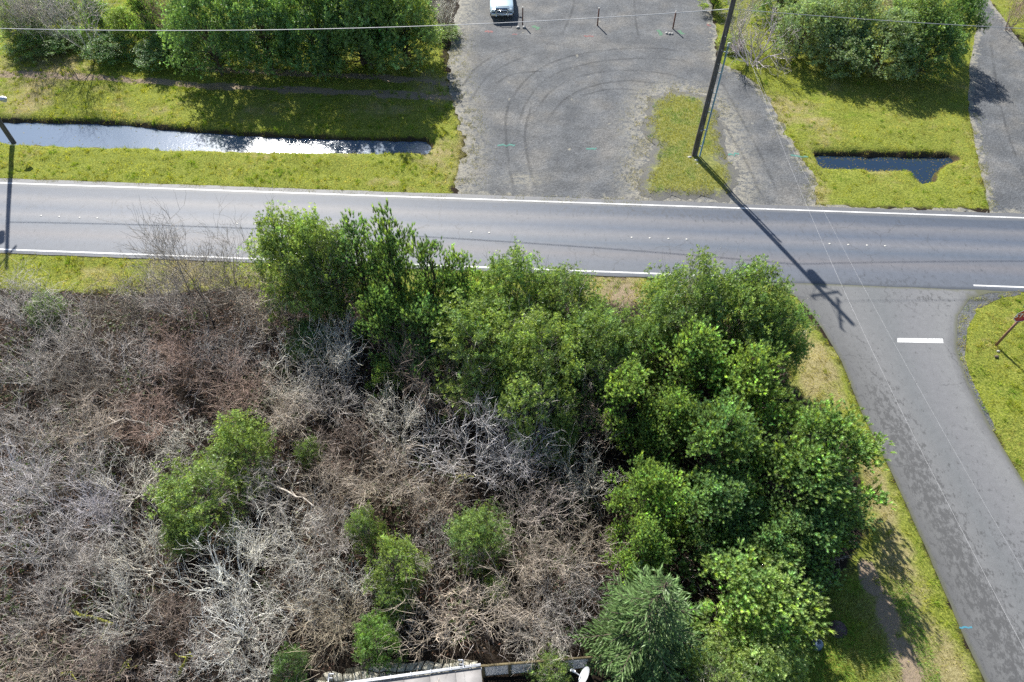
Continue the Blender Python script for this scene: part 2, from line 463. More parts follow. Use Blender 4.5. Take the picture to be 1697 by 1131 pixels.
# gravel
def gravel_mat():
    m, nt, b = new_mat('gravel')
    pos = coords(nt)
    v = N(nt, 'ShaderNodeTexVoronoi'); v.inputs['Scale'].default_value = 11; L(nt, pos, v.inputs['Vector'])
    n1 = noise(nt, pos, .35, 5); n2 = noise(nt, pos, 2.2, 5, .6); n3 = noise(nt, pos, 24, 3, .75)
    spk = ramp(nt, n3.outputs[0], [(.28, (.028, .030, .034)), (.5, (.068, .071, .075)), (.64, (.105, .106, .106)), (.78, (.22, .22, .21))])
    stone = mixc(nt, .55, spk.outputs[0], mixc(nt, 1.0, spk.outputs[0], ramp(nt, v.outputs['Color'], [(0, .45), (1, 1.6)]).outputs[0], 'MULTIPLY'))
    big = ramp(nt, n1.outputs[0], [(.32, (.72, .76, .82)), (.5, (.95, .97, 1.0)), (.68, (1.28, 1.22, 1.14))])
    c = mixc(nt, 1.0, mixc(nt, 1.0, stone, (1.26, 1.24, 1.20), 'MULTIPLY'), big.outputs[0], 'MULTIPLY')
    # turning tyre arcs scuffed into the surface
    def arcs(cx, cy, sc, ph, cut):
        d = N(nt, 'ShaderNodeVectorMath', operation='DISTANCE'); L(nt, pos, d.inputs[0]); d.inputs[1].default_value = (cx, cy, 0)
        k = math_n(nt, 'ADD', d.outputs['Value'], math_n(nt, 'MULTIPLY', noise(nt, pos, .3, 4).outputs[0], 2.2))
        w = math_n(nt, 'SINE', math_n(nt, 'ADD', math_n(nt, 'MULTIPLY', k, sc), ph))
        mk = ramp(nt, noise(nt, pos, .22, 3, .5).outputs[0], [(cut, 0.0), (cut + .1, 1.0)])
        near = ramp(nt, math_n(nt, 'DIVIDE', d.outputs['Value'], 16.0), [(.28, 0.0), (.36, 1.0), (.72, 1.0), (.85, 0.0)])
        return math_n(nt, 'MULTIPLY', math_n(nt, 'MULTIPLY', ramp(nt, w, [(.80, 0.0), (.97, 1.0)]).outputs[0], mk.outputs[0]), near.outputs[0])
    wornf = ramp(nt, noise(nt, pos, .55, 7, .65).outputs[0], [(.42, 0.0), (.62, .55)])
    c = mixc(nt, wornf.outputs[0], c, mixc(nt, 1.0, c, (1.55, 1.55, 1.55), 'MULTIPLY'))
    dk_ = ramp(nt, noise(nt, pos, .8, 6, .6).outputs[0], [(.55, 0.0), (.7, .45)])
    c = mixc(nt, dk_.outputs[0], c, mixc(nt, 1.0, c, (.55, .55, .58), 'MULTIPLY'))
    A = arcs(6.5, 44.0, 8.0, .4, .48)
    B = arcs(3.0, 45.5, 7.0, 1.4, .46)
    c = mixc(nt, math_n(nt, 'MULTIPLY', math_n(nt, 'MAXIMUM', A, B), .25), c, (.05, .054, .06))
    # pale moss and dead grass creeping in from the edges and in spots
    pale = ramp(nt, n3.outputs[0], [(.3, (.12, .11, .085)), (.5, (.24, .225, .18)), (.72, (.42, .40, .34))])
    ed = math_n(nt, 'SUBTRACT', math_n(nt, 'ADD', n2.outputs[0], .22), math_n(nt, 'MULTIPLY', attr(nt, 'edge').outputs['Fac'], .33))
    ef = ramp(nt, ed, [(.56, 0.0), (.72, .8)])
    sp = ramp(nt, noise(nt, pos, 1.6, 3, .5).outputs[0], [(.70, 0.0), (.74, .8)])
    isl = ramp(nt, attr(nt, 'island').outputs['Fac'], [(0.0, 0.0), (1.0, 1.0)])
    sp2 = math_n(nt, 'MULTIPLY', ramp(nt, noise(nt, pos, 3.0, 8, .75).outputs[0], [(.43, 0.0), (.56, .9)]).outputs[0], isl.outputs[0])
    c = mixc(nt, math_n(nt, 'MAXIMUM', math_n(nt, 'MAXIMUM', ef.outputs[0], sp.outputs[0]), sp2), c, pale.outputs[0])
    L(nt, c, b.inputs['Base Color']); b.inputs['Roughness'].default_value = .85; b.inputs['Specular IOR Level'].default_value = .3
    bump(nt, b, math_n(nt, 'ADD', v.outputs['Distance'], n3.outputs[0]), .7, .03)
    return m
M['gravel'] = gravel_mat()
WEST = G([(752, 329), (757, 300), (768, 250), (758, 185), (742, 130), (746, 60), (765, 0)])
def isl_attr(V): return {'island': sstep(2.6, .2, line_dist(V, WEST)) + sstep(-2.6, -.1, poly_sdf(V, island)) + np.exp(-(((V - at(870, 298)[:2]) / np.array([1.2, .7])) ** 2).sum(1))}
tag(link('gravel_lot', sheet_mesh('gravel_lot', gravel_lot, -.004, .55, .5, 3, isl_attr), M['gravel']), 'grey gravel yard and drive north of the road', kind='structure')
tag(link('gravel_lane', sheet_mesh('gravel_lane', lane_right, -.004, .6, .16, 5, isl_attr), M['gravel']), 'gravel lane beside the culvert ditch', kind='structure')
m, nt, b = new_mat('tyre_scuff'); pos = coords(nt)
b.inputs['Base Color'].default_value = (.022, .024, .028, 1); b.inputs['Roughness'].default_value = .9
k_ = math_n(nt, 'ADD', noise(nt, pos, 5, 6, .7).outputs[0], math_n(nt, 'MULTIPLY', noise(nt, pos, .5, 2).outputs[0], .8))
k_ = math_n(nt, 'MULTIPLY', ramp(nt, k_, [(.70, 0.0), (1.1, .30)]).outputs[0], attr(nt, 'ink').outputs['Fac'])
tr_ = N(nt, 'ShaderNodeBsdfTransparent'); mx = N(nt, 'ShaderNodeMixShader'); L(nt, k_, mx.inputs[0]); L(nt, tr_.outputs[0], mx.inputs[1]); L(nt, b.outputs[0], mx.inputs[2])
L(nt, mx.outputs[0], nt.nodes['Material Output'].inputs['Surface']); M['scuff'] = m
TRACKS = [[(836, 205), (848, 165), (880, 125), (930, 98), (1000, 84), (1080, 80), (1150, 88)], [(858, 215), (872, 170), (905, 132), (950, 112), (1010, 100), (1090, 97), (1150, 104)],
          [(885, 190), (915, 150), (965, 126), (1030, 117), (1100, 122), (1150, 136)], [(905, 200), (940, 162), (985, 142), (1040, 134), (1095, 140)], [(762, 150), (790, 112), (830, 88), (880, 74)],
          [(776, 175), (805, 130), (850, 102), (900, 86)], [(1192, 130), (1225, 190), (1262, 260), (1290, 325)], [(1168, 150), (1205, 215), (1240, 275), (1262, 330)], [(960, 160), (1010, 148), (1060, 150)],
          [(848, 150), (838, 200), (842, 260), (852, 318)], [(882, 170), (870, 220), (876, 270), (890, 318)], [(930, 60), (950, 10), (955, -60)], [(1060, 70), (1052, 20), (1050, -60)], [(820, 140), (845, 125), (870, 120), (905, 118)], [(1640, 60), (1655, 160), (1680, 250), (1720, 340)]]
mbk = []; ink_ = []; Fk = []; nb_ = 0
for ti, tr in enumerate(TRACKS):
    q = np.array([at(*p)[:2] for p in tr]); u_ = np.linspace(0, len(q) - 1, len(q) * 9)
    i0 = np.clip(np.floor(u_).astype(int), 0, len(q) - 2); f_ = (u_ - i0)[:, None]
    def P_at(i): return q[np.clip(i, 0, len(q) - 1)]
    p0, p1, p2, p3 = P_at(i0 - 1), P_at(i0), P_at(i0 + 1), P_at(i0 + 2)
    cr = .5 * (2 * p1 + (p2 - p0) * f_ + (2 * p0 - 5 * p1 + 4 * p2 - p3) * f_ ** 2 + (3 * p1 - p0 - 3 * p2 + p3) * f_ ** 3)
    tn = np.gradient(cr, axis=0); tn = tn / np.linalg.norm(tn, axis=1, keepdims=True); sd_ = np.stack([-tn[:, 1], tn[:, 0]], 1)
    for off in (0.0, ):
        for e, kk in ((-.15, 0), (-.04, .8), (.04, .8), (.15, 0)):
            mbk.append(np.column_stack([cr + sd_ * e, np.full(len(cr), .0006 + .0004 * ti)])); ink_.append(np.full(len(cr), kk) * sstep(0, .12, np.linspace(0, 1, len(cr))) * sstep(1, .88, np.linspace(0, 1, len(cr))))
        n_ = len(cr); ar_ = np.arange(n_ - 1)
        for e in range(3): Fk.append(np.stack([nb_ + e * n_ + ar_, nb_ + e * n_ + ar_ + 1, nb_ + (e + 1) * n_ + ar_ + 1, nb_ + (e + 1) * n_ + ar_], 1)[:, ::-1])
        nb_ += 4 * n_
tag(link('tyre_tracks', np_mesh('tyre_tracks', np.concatenate(mbk), np.concatenate(Fk), None, {'ink': np.concatenate(ink_)}), M['scuff']), 'dark curving tyre scuffs over the gravel yard', 'tyre tracks', kind='stuff')
isl_z = lambda V: .004 + .10 * sstep(0, .8, poly_sdf(V, island)) + .05 * (fbm(V[:, 0] * 1.5, V[:, 1] * 1.5, 8) - .4) * sstep(0, .5, poly_sdf(V, island))
m, nt, b = new_mat('island_turf')
pos = coords(nt); n2 = noise(nt, pos, 5, 5, .65); n3 = noise(nt, pos, 30, 3, .7)
g_ = ramp(nt, n2.outputs[0], [(.28, (.07, .085, .02)), (.5, (.15, .165, .035)), (.7, (.27, .26, .08))])
d_ = ramp(nt, n3.outputs[0], [(.3, (.055, .055, .055)), (.55, (.12, .118, .108)), (.8, (.26, .24, .19))])
ee = math_n(nt, 'ADD', attr(nt, 'edge').outputs['Fac'], math_n(nt, 'MULTIPLY', math_n(nt, 'SUBTRACT', n2.outputs[0], .5), 1.8))
L(nt, mixc(nt, ramp(nt, ee, [(.3, 0.0), (1.1, 1.0)]).outputs[0], d_.outputs[0], g_.outputs[0]), b.inputs['Base Color'])
b.inputs['Roughness'].default_value = .95; bump(nt, b, n3.outputs[0], .8, .05)
M['island'] = m
tag(link('grass_island', sheet_mesh('grass_island', island, isl_z, .3, .7, 13), M['island']), 'mossy grass island round the pole foot', kind='structure')

fillet = G([(1690, 482.5), (1640, 485), (1604, 495), (1584, 526), (1584, 580), (1602, 632), (1645, 715), (1652, 713), (1611, 630), (1598, 590), (1602, 545), (1624, 512), (1655, 495), (1690, 488)])
tag(link('gravel_shoulder', sheet_mesh('gravel_shoulder', fillet, .010, .3, .12, 21, lambda V: {'island': np.zeros(len(V)), 'edge': np.full(len(V), 2.2)}), M['gravel']), 'dark gravel shoulder round the stop sign corner', kind='structure')
# asphalt
def asphalt_mat(name, side):
    m, nt, b = new_mat(name)
    pos = coords(nt)
    v = attr(nt, 'across').outputs['Fac']
    ang = math.atan2(ROAD_N[1][1] - ROAD_N[0][1], ROAD_N[1][0] - ROAD_N[0][0])
    st = scaled(nt, pos, (.12, 1.3, 1)) if not side else scaled(nt, pos, (.6, .25, 1))
    n1 = noise(nt, st, 1.0, 5, .6); n2 = noise(nt, pos, 2.4, 9, .74); n3 = noise(nt, pos, 46, 2, .8)
    vv = math_n(nt, 'ADD', v, math_n(nt, 'MULTIPLY', math_n(nt, 'SUBTRACT', n1.outputs[0], .5), .07 if not side else .16))
    if not side:   # lane bands: oil and wheel wear, from the north edge (0) to the south edge (1)
        bands = ramp(nt, vv, [(0.0, (.110, .105, .100)), (.085, (.112, .108, .102)), (.115, (.060, .068, .080)), (.20, (.066, .074, .088)), (.28, (.125, .118, .115)),
                              (.40, (.076, .086, .102)), (.50, (.132, .126, .124)), (.60, (.080, .091, .105)), (.74, (.124, .114, .110)), (.84, (.098, .102, .110)), (.97, (.090, .094, .100)), (1.0, (.055, .058, .062))])
    else:
        bands = ramp(nt, vv, [(0.0, (0.062, 0.062, 0.062)), (.12, (0.080, 0.080, 0.079)), (.32, (0.100, 0.100, 0.100)), (.5, (0.087, 0.090, 0.092)), (.7, (0.102, 0.102, 0.105)), (.92, (0.113, 0.113, 0.113)), (1.0, (0.075, 0.075, 0.075))])
    grain = ramp(nt, n3.outputs[0], [(.22, .62), (.5, .98), (.78, 1.45)])
    c = mixc(nt, 1.0, bands.outputs[0], grain.outputs[0], 'MULTIPLY')
    c = mixc(nt, 1.0, c, (.98, 1.05, 1.18) if not side else (1.36, 1.37, 1.38), 'MULTIPLY')
    c = mixc(nt, 1.0, c, ramp(nt, n2.outputs[0], [(.3, .9), (.7, 1.1)]).outputs[0], 'MULTIPLY')
    # patchy dark stains
    msk = attr(nt, 'stain').outputs['Fac']
    ns = noise(nt, scaled(nt, pos, (1.3, .7, 1)), 3.2, 12, .82)
    s = math_n(nt, 'ADD', ns.outputs[0], math_n(nt, 'MULTIPLY', msk, .125))
    sf = ramp(nt, s, [(.57, 0.0), (.62, .75)])
    c = mixc(nt, sf.outputs[0], c, (.052, .052, .052) if side else (.050, .055, .064))
    if side:
        mo = math_n(nt, 'SUBTRACT', math_n(nt, 'ADD', .62, math_n(nt, 'MULTIPLY', n2.outputs[0], .55)), math_n(nt, 'MULTIPLY', attr(nt, 'edge').outputs['Fac'], 1.5))
        c = mixc(nt, ramp(nt, mo, [(.55, 0.0), (.95, .8)]).outputs[0], c, (.075, .078, .03))
    # hairline cracks
    vo = N(nt, 'ShaderNodeTexVoronoi', feature='DISTANCE_TO_EDGE'); vo.inputs['Scale'].default_value = .42
    wv = N(nt, 'ShaderNodeVectorMath', operation='ADD'); L(nt, pos, wv.inputs[0]); L(nt, noise(nt, pos, 1.2, 4).outputs['Color'], wv.inputs[1]); L(nt, wv.outputs[0], vo.inputs['Vector'])
    ck = math_n(nt, 'MULTIPLY', ramp(nt, vo.outputs['Distance'], [(.004, 1.0), (.013, 0.0)]).outputs[0], ramp(nt, noise(nt, pos, .3, 2).outputs[0], [(.5, 0.0), (.6, .45)]).outputs[0])
    c = mixc(nt, ck, c, (.035, .035, .037))
    L(nt, c, b.inputs['Base Color']); b.inputs['Roughness'].default_value = .62; b.inputs['Specular IOR Level'].default_value = .45
    bump(nt, b, n3.outputs[0], .35, .012)
    return m
M['asphalt'] = asphalt_mat('asphalt_main', False)
M['asphalt_side'] = asphalt_mat('asphalt_side', True)
xs = np.concatenate([-60 - np.geomspace(900, 3, 14), np.arange(-60, 60.1, .5), 60 + np.geomspace(3, 900, 14)])
vs = np.array([0, .01, .05, .1, .2, .3, .4, .5, .6, .7, .8, .9, .97, 1.0])
RV = []
for k, t in enumerate(vs):
    yn, ys = road_y(ROAD_N, xs), road_y(ROAD_S, xs)
    wob = (fbm(xs * .8, xs * 0, 4) - .47) * (.16 if k == 0 else .12 if k == len(vs) - 1 else 0)
    crown = .022 + .05 * (1 - (2 * t - 1) ** 2)
    RV.append(np.column_stack([xs, yn + (ys - yn) * t + wob, np.full(len(xs), crown)]))
nxr = len(xs)
RVs = np.concatenate(RV)
ii = (np.arange(len(vs) - 1)[:, None] * nxr + np.arange(nxr - 1)[None]).ravel()
RF = np.stack([ii, ii + nxr, ii + nxr + 1, ii + 1], 1)
def road_t(x, y): return (road_y(ROAD_N, x) - y) / (road_y(ROAD_N, x) - road_y(ROAD_S, x))
def road_z(x, y):
    t = road_t(x, y); return .022 + .05 * (1 - (2 * t - 1) ** 2)
tt = np.repeat(vs, nxr)
rst = np.exp(-((tt - .16) / .06) ** 2) * sstep(-4, 8, RVs[:, 0]) * sstep(24, 14, RVs[:, 0]) * .9 + .6 * np.exp(-(((RVs[:, :2] - at(1480, 470)[:2]) / np.array([3, .8])) ** 2).sum(1))
me = np_mesh('road', RVs, RF, None, {'across': tt, 'stain': rst, 'edge': np.full(len(tt), 9.0)}, True)
tag(link('road', me, M['asphalt']), 'main asphalt road with white edge lines', kind='structure')

sideL = G([(1318, 492), (1340, 515), (1362, 545), (1395, 600), (1430, 690), (1480, 790), (1530, 900), (1590, 1040), (1632, 1131), (1790, 1500)])
sideR = G([(1700, 483), (1606, 496), (1586, 525), (1586, 580), (1603, 630), (1640, 706), (1697, 800), (1765, 905), (2010, 1200), (2500, 1500)])
def side_attr(V):
    dl, dr = line_dist(V, sideL), line_dist(V, sideR)
    a = dl / (dl + dr + 1e-6)
    st = np.exp(-((a - .22) / .16) ** 2) * sstep(25, 17, V[:, 1]) + .55 * np.exp(-((a - .62) / .12) ** 2) * sstep(17, 10, V[:, 1]) + .55 * np.exp(-(((V - at(1530, 495)[:2]) / np.array([2.2, .7])) ** 2).sum(1))
    return {'across': a, 'stain': st}
def side_z(V):
    t = road_t(V[:, 0], V[:, 1]); base = .030
    return np.where((t > 0) & (t < 1.0), road_z(V[:, 0], V[:, 1]) - .012 * sstep(1.0, .93, t) * 1.0 - .001, base - .008)
# keep the side road clear of the main road: clip its polygon at the main road's south edge
sr = [(x, min(y, road_y(ROAD_S, x) + .02)) for x, y in side_road]
tag(link('side_road', sheet_mesh('side_road', sr, .018, .5, .035, 7, side_attr), M['asphalt_side']), 'side street running down past the verge', kind='structure')

# painted markings
def paint_mat(name, col, wear=.5):
    m, nt, b = new_mat(name); pos = coords(nt)
    n = noise(nt, pos, 14, 4, .7); n0 = noise(nt, pos, 1.1, 3)
    s = math_n(nt, 'ADD', n.outputs[0], math_n(nt, 'MULTIPLY', n0.outputs[0], .25))
    r = ramp(nt, s, [(.36 + .1 * wear, tuple(.25 * x + .09 for x in col)), (.55 + .1 * wear, col)])
    L(nt, r.outputs[0], b.inputs['Base Color']); b.inputs['Roughness'].default_value = .6
    return m
M['white_paint'] = paint_mat('white_paint', (.66, .66, .65), .75)
def edge_line(off_px_a, off_px_b, x0, x1, name, label):
    a, c_ = at(*off_px_a), at(*off_px_b)
    X = np.arange(x0, x1, .5); Yc = a[1] + (c_[1] - a[1]) * (X - a[0]) / (c_[0] - a[0])
    h = .055 + .012 * (fbm(X * 1.5, X * 0 + off_px_a[1], 2) - .47)
    V = np.concatenate([np.column_stack([X, Yc + h, road_z(X, Yc + h) + .005]), np.column_stack([X, Yc - h, road_z(X, Yc - h) + .005])])
    k = len(X); i = np.arange(k - 1); F = np.stack([i, i + k, i + k + 1, i + 1], 1)
    tag(link(name, np_mesh(name, V, F), M['white_paint']), label, kind='structure')
edge_line((0, 304), (1697, 362), -110, 120, 'road_marking', 'white edge line along the north side of the road')
edge_line((0, 414), (1697, 477), -110, at(1205, 460)[0], 'road_marking', 'white edge line along the south side beside the thicket')
edge_line((0, 414), (1697, 477), at(1613, 474)[0], 120, 'road_marking', 'white edge line beside the stop sign corner')
q = [at(1487, 561), at(1562, 562), at(1563, 569.5), at(1487, 568)]
me = np_mesh('stop_line', np.array([[p[0], p[1], .026] for p in q]), np.array([[0, 3, 2, 1]]))
tag(link('stop_line', me, M['white_paint']), 'short white stop bar painted across the side street', kind='structure')

# raised lane studs
M['stud'] = simple_mat('ceramic_stud', (.42, .41, .38), .35, var=.08)
stud = MB(); th = np.linspace(0, 2 * np.pi, 10, endpoint=False)
rs = [(.058, 0), (.055, .008), (.04, .017), (.018, .021)]
sv = np.array([(r * math.cos(a), r * math.sin(a), z) for r, z in rs for a in th])
sme = np_mesh('lane_stud', sv * np.array([1.25, 1.25, 1.2]), [np.array([[i * 10 + k, i * 10 + (k + 1) % 10, (i + 1) * 10 + (k + 1) % 10, (i + 1) * 10 + k] for i in range(3) for k in range(10)]), np.array([[30 + k for k in range(10)]])], None, None, True)
ORD = ('first', 'second', 'third', 'fourth')
def studs(pxs, where):
    for k, (a, c_) in enumerate(pxs):
        p = at(a, c_, .07); o = link('lane_stud', sme, M['stud'], None, (p[0], p[1], float(road_z(p[0], p[1])) + .001))
        tag(o, '%s white lane stud of the row %s' % (ORD[k], where), 'lane stud', 'white studs along the centre of the road')
studs([(68, 358), (98, 359.5), (132, 361), (161, 362)], 'near the left edge pole')
studs([(393, 371), (423, 372)], 'ending under the light end shrub')
studs([(781, 385), (811, 386)], 'coming out past the forked pine')
studs([(1047, 394), (1077, 395), (1108, 396), (1138, 397)], 'left of the pole shadow')
studs([(1375, 404.5), (1406, 406), (1437, 407), (1467, 408)], 'right of the pole shadow')

# water
def water_mat(name, deep, rip, rgh, ior):
    m, nt, b = new_mat(name); pos = coords(nt)
    b.inputs['Base Color'].default_value = (*deep, 1); b.inputs['Roughness'].default_value = rgh
    b.inputs['IOR'].default_value = ior; b.inputs['Specular IOR Level'].default_value = 1.0
    n = noise(nt, scaled(nt, pos, (1, 1.5, 1)), 4, 3, .6, .5); n2 = noise(nt, pos, 14, 3, .6)
    cal = ramp(nt, noise(nt, pos, .16, 2).outputs[0], [(.4, .35), (.6, 1.0)])
    h = math_n(nt, 'MULTIPLY', math_n(nt, 'ADD', n.outputs[0], math_n(nt, 'MULTIPLY', n2.outputs[0], .35)), cal.outputs[0])
    bump(nt, b, h, rip, .04)
    return m
M['creek'] = water_mat('creek_water', (.10, .14, .20), .20, .13, 1.55)
M['pond'] = water_mat('ditch_water', (.008, .02, .04), .10, .06, 1.4)
def grow(poly, d):
    P_ = np.array(poly); nn = len(P_); out = []
    area = sum(P_[i][0] * P_[(i + 1) % nn][1] - P_[(i + 1) % nn][0] * P_[i][1] for i in range(nn)); s = 1 if area > 0 else -1
    for i in range(nn):
        t = P_[(i + 1) % nn] - P_[i - 1]; t = t / (np.linalg.norm(t) + 1e-9)
        out.append(tuple(P_[i] + s * d * np.array([t[1], -t[0]])))
    return out
tag(link('creek_water', sheet_mesh('creek_water', grow(creek, .45), -.45, .8, 0, 1, None, .5), M['creek']), 'bright rippled water in the long roadside ditch', kind='structure')
tag(link('ditch_water', sheet_mesh('ditch_water', grow(pond, .35), -.47, .8, 0, 1, None, .5), M['pond']), 'dark blue water in the short ditch', kind='structure')

# ------------------------------------------------------------------ grass blades (uncountable)
def scatter(poly, dens):
    P_ = np.array(poly); lo, hi = P_.min(0), P_.max(0)
    lo = np.maximum(lo, (-56, 2)); hi = np.minimum(hi, (56, 74))
    n = int((hi[0] - lo[0]) * (hi[1] - lo[1]) * dens)
    p = RNG.uniform(lo, hi, (n, 2))
    return p

def in_view(p, m=1.06):
    d = np.column_stack([p, np.zeros(len(p))]) - np.array([0, 0, CAM_H])
    w = d @ _W; x = (d @ _R) / w * FPX; y = (d @ _U) / w * FPX
    return (np.abs(x) < CX * m + 60) & (np.abs(y) < CY * m + 60) & (w > 1)

def blades(p, z, h, wid, tint, lean=.7):
    n = len(p); a = RNG.uniform(0, 2 * np.pi, n); l = RNG.uniform(.1, lean, n)
    d = np.stack([np.cos(a), np.sin(a)], 1); s = np.stack([-np.sin(a), np.cos(a)], 1)
    b0 = np.column_stack([p - s * wid[:, None] / 2, z - .02]); b1 = np.column_stack([p + s * wid[:, None] / 2, z - .02])
    tp = np.column_stack([p + d * (h * np.sin(l))[:, None], z + h * np.cos(l)])
    V = np.stack([b0, b1, tp], 1).reshape(-1, 3)
    return V, np.arange(3 * n).reshape(-1, 3), np.repeat(tint, 3, axis=0)

mb = MB()
for gi, (poly, dens) in enumerate(zip(GRASSES, (150, 170, 120, 190, 230, 260))):
    p = scatter(poly, dens)
    sd = poly_sdf(p, poly)
    keep = in_view(p) & (sd > -.1 + (fbm(p[:, 0] * 1.2, p[:, 1] * 1.2, 77) - .47) * .6)
    p = p[keep]
    w = water_sdf(p); pv = paved_sdf(p)
    rr = np.minimum(line_dist(p, G([(-300, 112), (0, 122), (150, 128), (300, 139), (420, 146), (700, 158), (760, 162)])), line_dist(p, G([(300, 112), (420, 118), (560, 125), (700, 133), (760, 140)])))
    cl = fbm(p[:, 0] * .9, p[:, 1] * .9, 61); fine = vnoise(p[:, 0] * 3.5, p[:, 1] * 3.5, 63)
    bs = poly_sdf(p, bare_strip)
    gap = vnoise(p[:, 0] * 3.1, p[:, 1] * 5.0, 305); keep = (gap > .18) & (w < -.02) & (pv < .05) & (RNG.random(len(p)) < np.clip(.25 + 1.2 * fine, 0, 1)) & (RNG.random(len(p)) < np.where(rr < .45, .12, 1)) & (RNG.random(len(p)) < np.where(bs > -.1, .16, np.clip(.25 - bs * .9, 0, 1)))
    p = p[keep]; cl = cl[keep]; fine = fine[keep]; w = w[keep]; hb = np.clip((fbm(p[:, 0] * .7, p[:, 1] * .7, 201) - .45) * 5, 0, 1) * (1.0 if gi in (0, 3, 5) else .3)
    dry = fbm(p[:, 0] * .35, p[:, 1] * .35, 51)
    h = (.06 + .14 * np.clip(fine - .25, 0, 1) + .20 * hb * np.clip(fine - .35, 0, 1)) * RNG.uniform(.7, 1.3, len(p))
    base = np.array([.39, .41, .055]) * np.ones((len(p), 3))
    lush = np.array([.17, .33, .04]); straw = np.array([.46, .40, .17])
    k = np.clip((fbm(p[:, 0] * .8, p[:, 1] * .8, 71) - .46) * 4.5, 0, 1)[:, None]
    base = base * (1 - k) + lush * k
    dk = np.clip((dry - .42) * 3.2 + (.50 if gi == 4 else .20 if gi in (1, 3) else .28 if gi == 5 else .18) + RNG.normal(0, .22, len(p)), 0, 1)[:, None]
    if gi == 4: dk *= sstep(-.1, .5, np.min(np.stack([line_dist(p, sideL)]), 0) - .35)[:, None]
    base = base * (1 - dk) + straw * dk
    base *= RNG.uniform(.6, 1.3, (len(p), 1)) * (.62 + .95 * vnoise(p[:, 0] * 2.2, p[:, 1] * 3.6, 301))[:, None]
    V, F, T = blades(p, ground_z(p), h, RNG.uniform(.018, .034, len(p)), base)
    mb.add(V, F, T)
for gi, (poly, dn) in enumerate(zip(GRASSES, (2.4, .8, .8, 2.0, .5, 2.2))):
    q = scatter(poly, dn); q = q[in_view(q) & (poly_sdf(q, poly) > .1) & (water_sdf(q) < -.05) & (paved_sdf(q) < -.1)]
    q = q[vnoise(q[:, 0] * .5, q[:, 1] * .7, 401) > .35]
    q = np.repeat(q, 26, 0); sz = np.repeat(RNG.uniform(.5, 1.2, len(q) // 26), 26)
    hue = np.repeat(RNG.random(len(q) // 26), 26)[:, None]
    p = q + RNG.normal(0, .085, q.shape) * sz[:, None]
    ok = (water_sdf(p) < -.02) & (paved_sdf(p) < .02); p, sz, hue = p[ok], sz[ok], hue[ok]
    T = (np.array([.17, .32, .04]) * (1 - hue) + np.array([.38, .40, .06]) * hue) * RNG.uniform(.6, 1.3, (len(p), 1))
    V, F, T = blades(p, ground_z(p), RNG.uniform(.12, .30, len(p)) * sz, RNG.uniform(.02, .034, len(p)), T, .9); mb.add(V, F, T)
p = scatter(island, 330); sd = poly_sdf(p, island); bald = np.exp(-(((p - at(1175, 268)[:2]) / .75) ** 2).sum(1)); p = p[(sd > .1 + (fbm(p[:, 0] * 1.3, p[:, 1] * 1.3, 7) - .25) * 2.2) & (RNG.random(len(p)) > bald * 1.5)]
k = np.clip((fbm(p[:, 0] * 1.3, p[:, 1] * 1.3, 72) - .5) * 5, 0, 1)[:, None]
T = (np.array([.33, .33, .06]) * (1 - k) + np.array([.12, .26, .03]) * k) * RNG.uniform(.7, 1.25, (len(p), 1))
V, F, T = blades(p, isl_z(p), RNG.uniform(.06, .17, len(p)), RNG.uniform(.018, .032, len(p)), T)
mb.add(V, F, T)
# pale tufts creeping over the gravel edges
def frieze(line, n, spread, cols, hmax=.14):
    Lp = np.array(line); seg = RNG.integers(0, len(Lp) - 1, n); t = RNG.random(n)[:, None]
    p = Lp[seg] * (1 - t) + Lp[seg + 1] * t + RNG.normal(0, spread, (n, 2))
    p = p[(fbm(p[:, 0] * 1.8, p[:, 1] * 1.8, 5) > .46)]
    c_ = np.array(cols)[RNG.integers(0, len(cols), len(p))] * RNG.uniform(.7, 1.2, (len(p), 1))
    V, F, T = blades(p, np.full(len(p), .0), RNG.uniform(.04, hmax, len(p)), RNG.uniform(.018, .03, len(p)), c_, 1.1); mb.add(V, F, T)
frieze(G([(760, 315), (775, 245), (768, 185), (750, 120), (755, 60)]), 14000, .75, [(.30, .28, .14), (.22, .24, .06), (.36, .33, .22)])
frieze(G([(1196, 110), (1248, 132), (1280, 165), (1304, 220), (1332, 258), (1352, 300), (1354, 338)]), 9000, .45, [(.30, .28, .10), (.20, .25, .04), (.36, .33, .22)])
frieze(G([(1066, 320), (1052, 285), (1066, 235), (1052, 205), (1075, 165), (1110, 150), (1170, 158), (1200, 190)]), 9000, .6, [(.42, .38, .20), (.30, .28, .14)])
frieze(G([(1606, 180), (1616, 240), (1640, 345)]), 5000, .3, [(.32, .31, .09), (.24, .27, .06)])
frieze(G([(0, 297), (200, 303), (430, 313), (742, 328)]), 7000, .16, [(.24, .27, .05), (.36, .33, .16)])
frieze(G([(830, 330), (1068, 338)]), 3000, .25, [(.30, .30, .10), (.36, .33, .20)])
tag(mb.build('grass', M['grass']), 'short green and straw coloured grass on the verges', 'grass', kind='stuff')

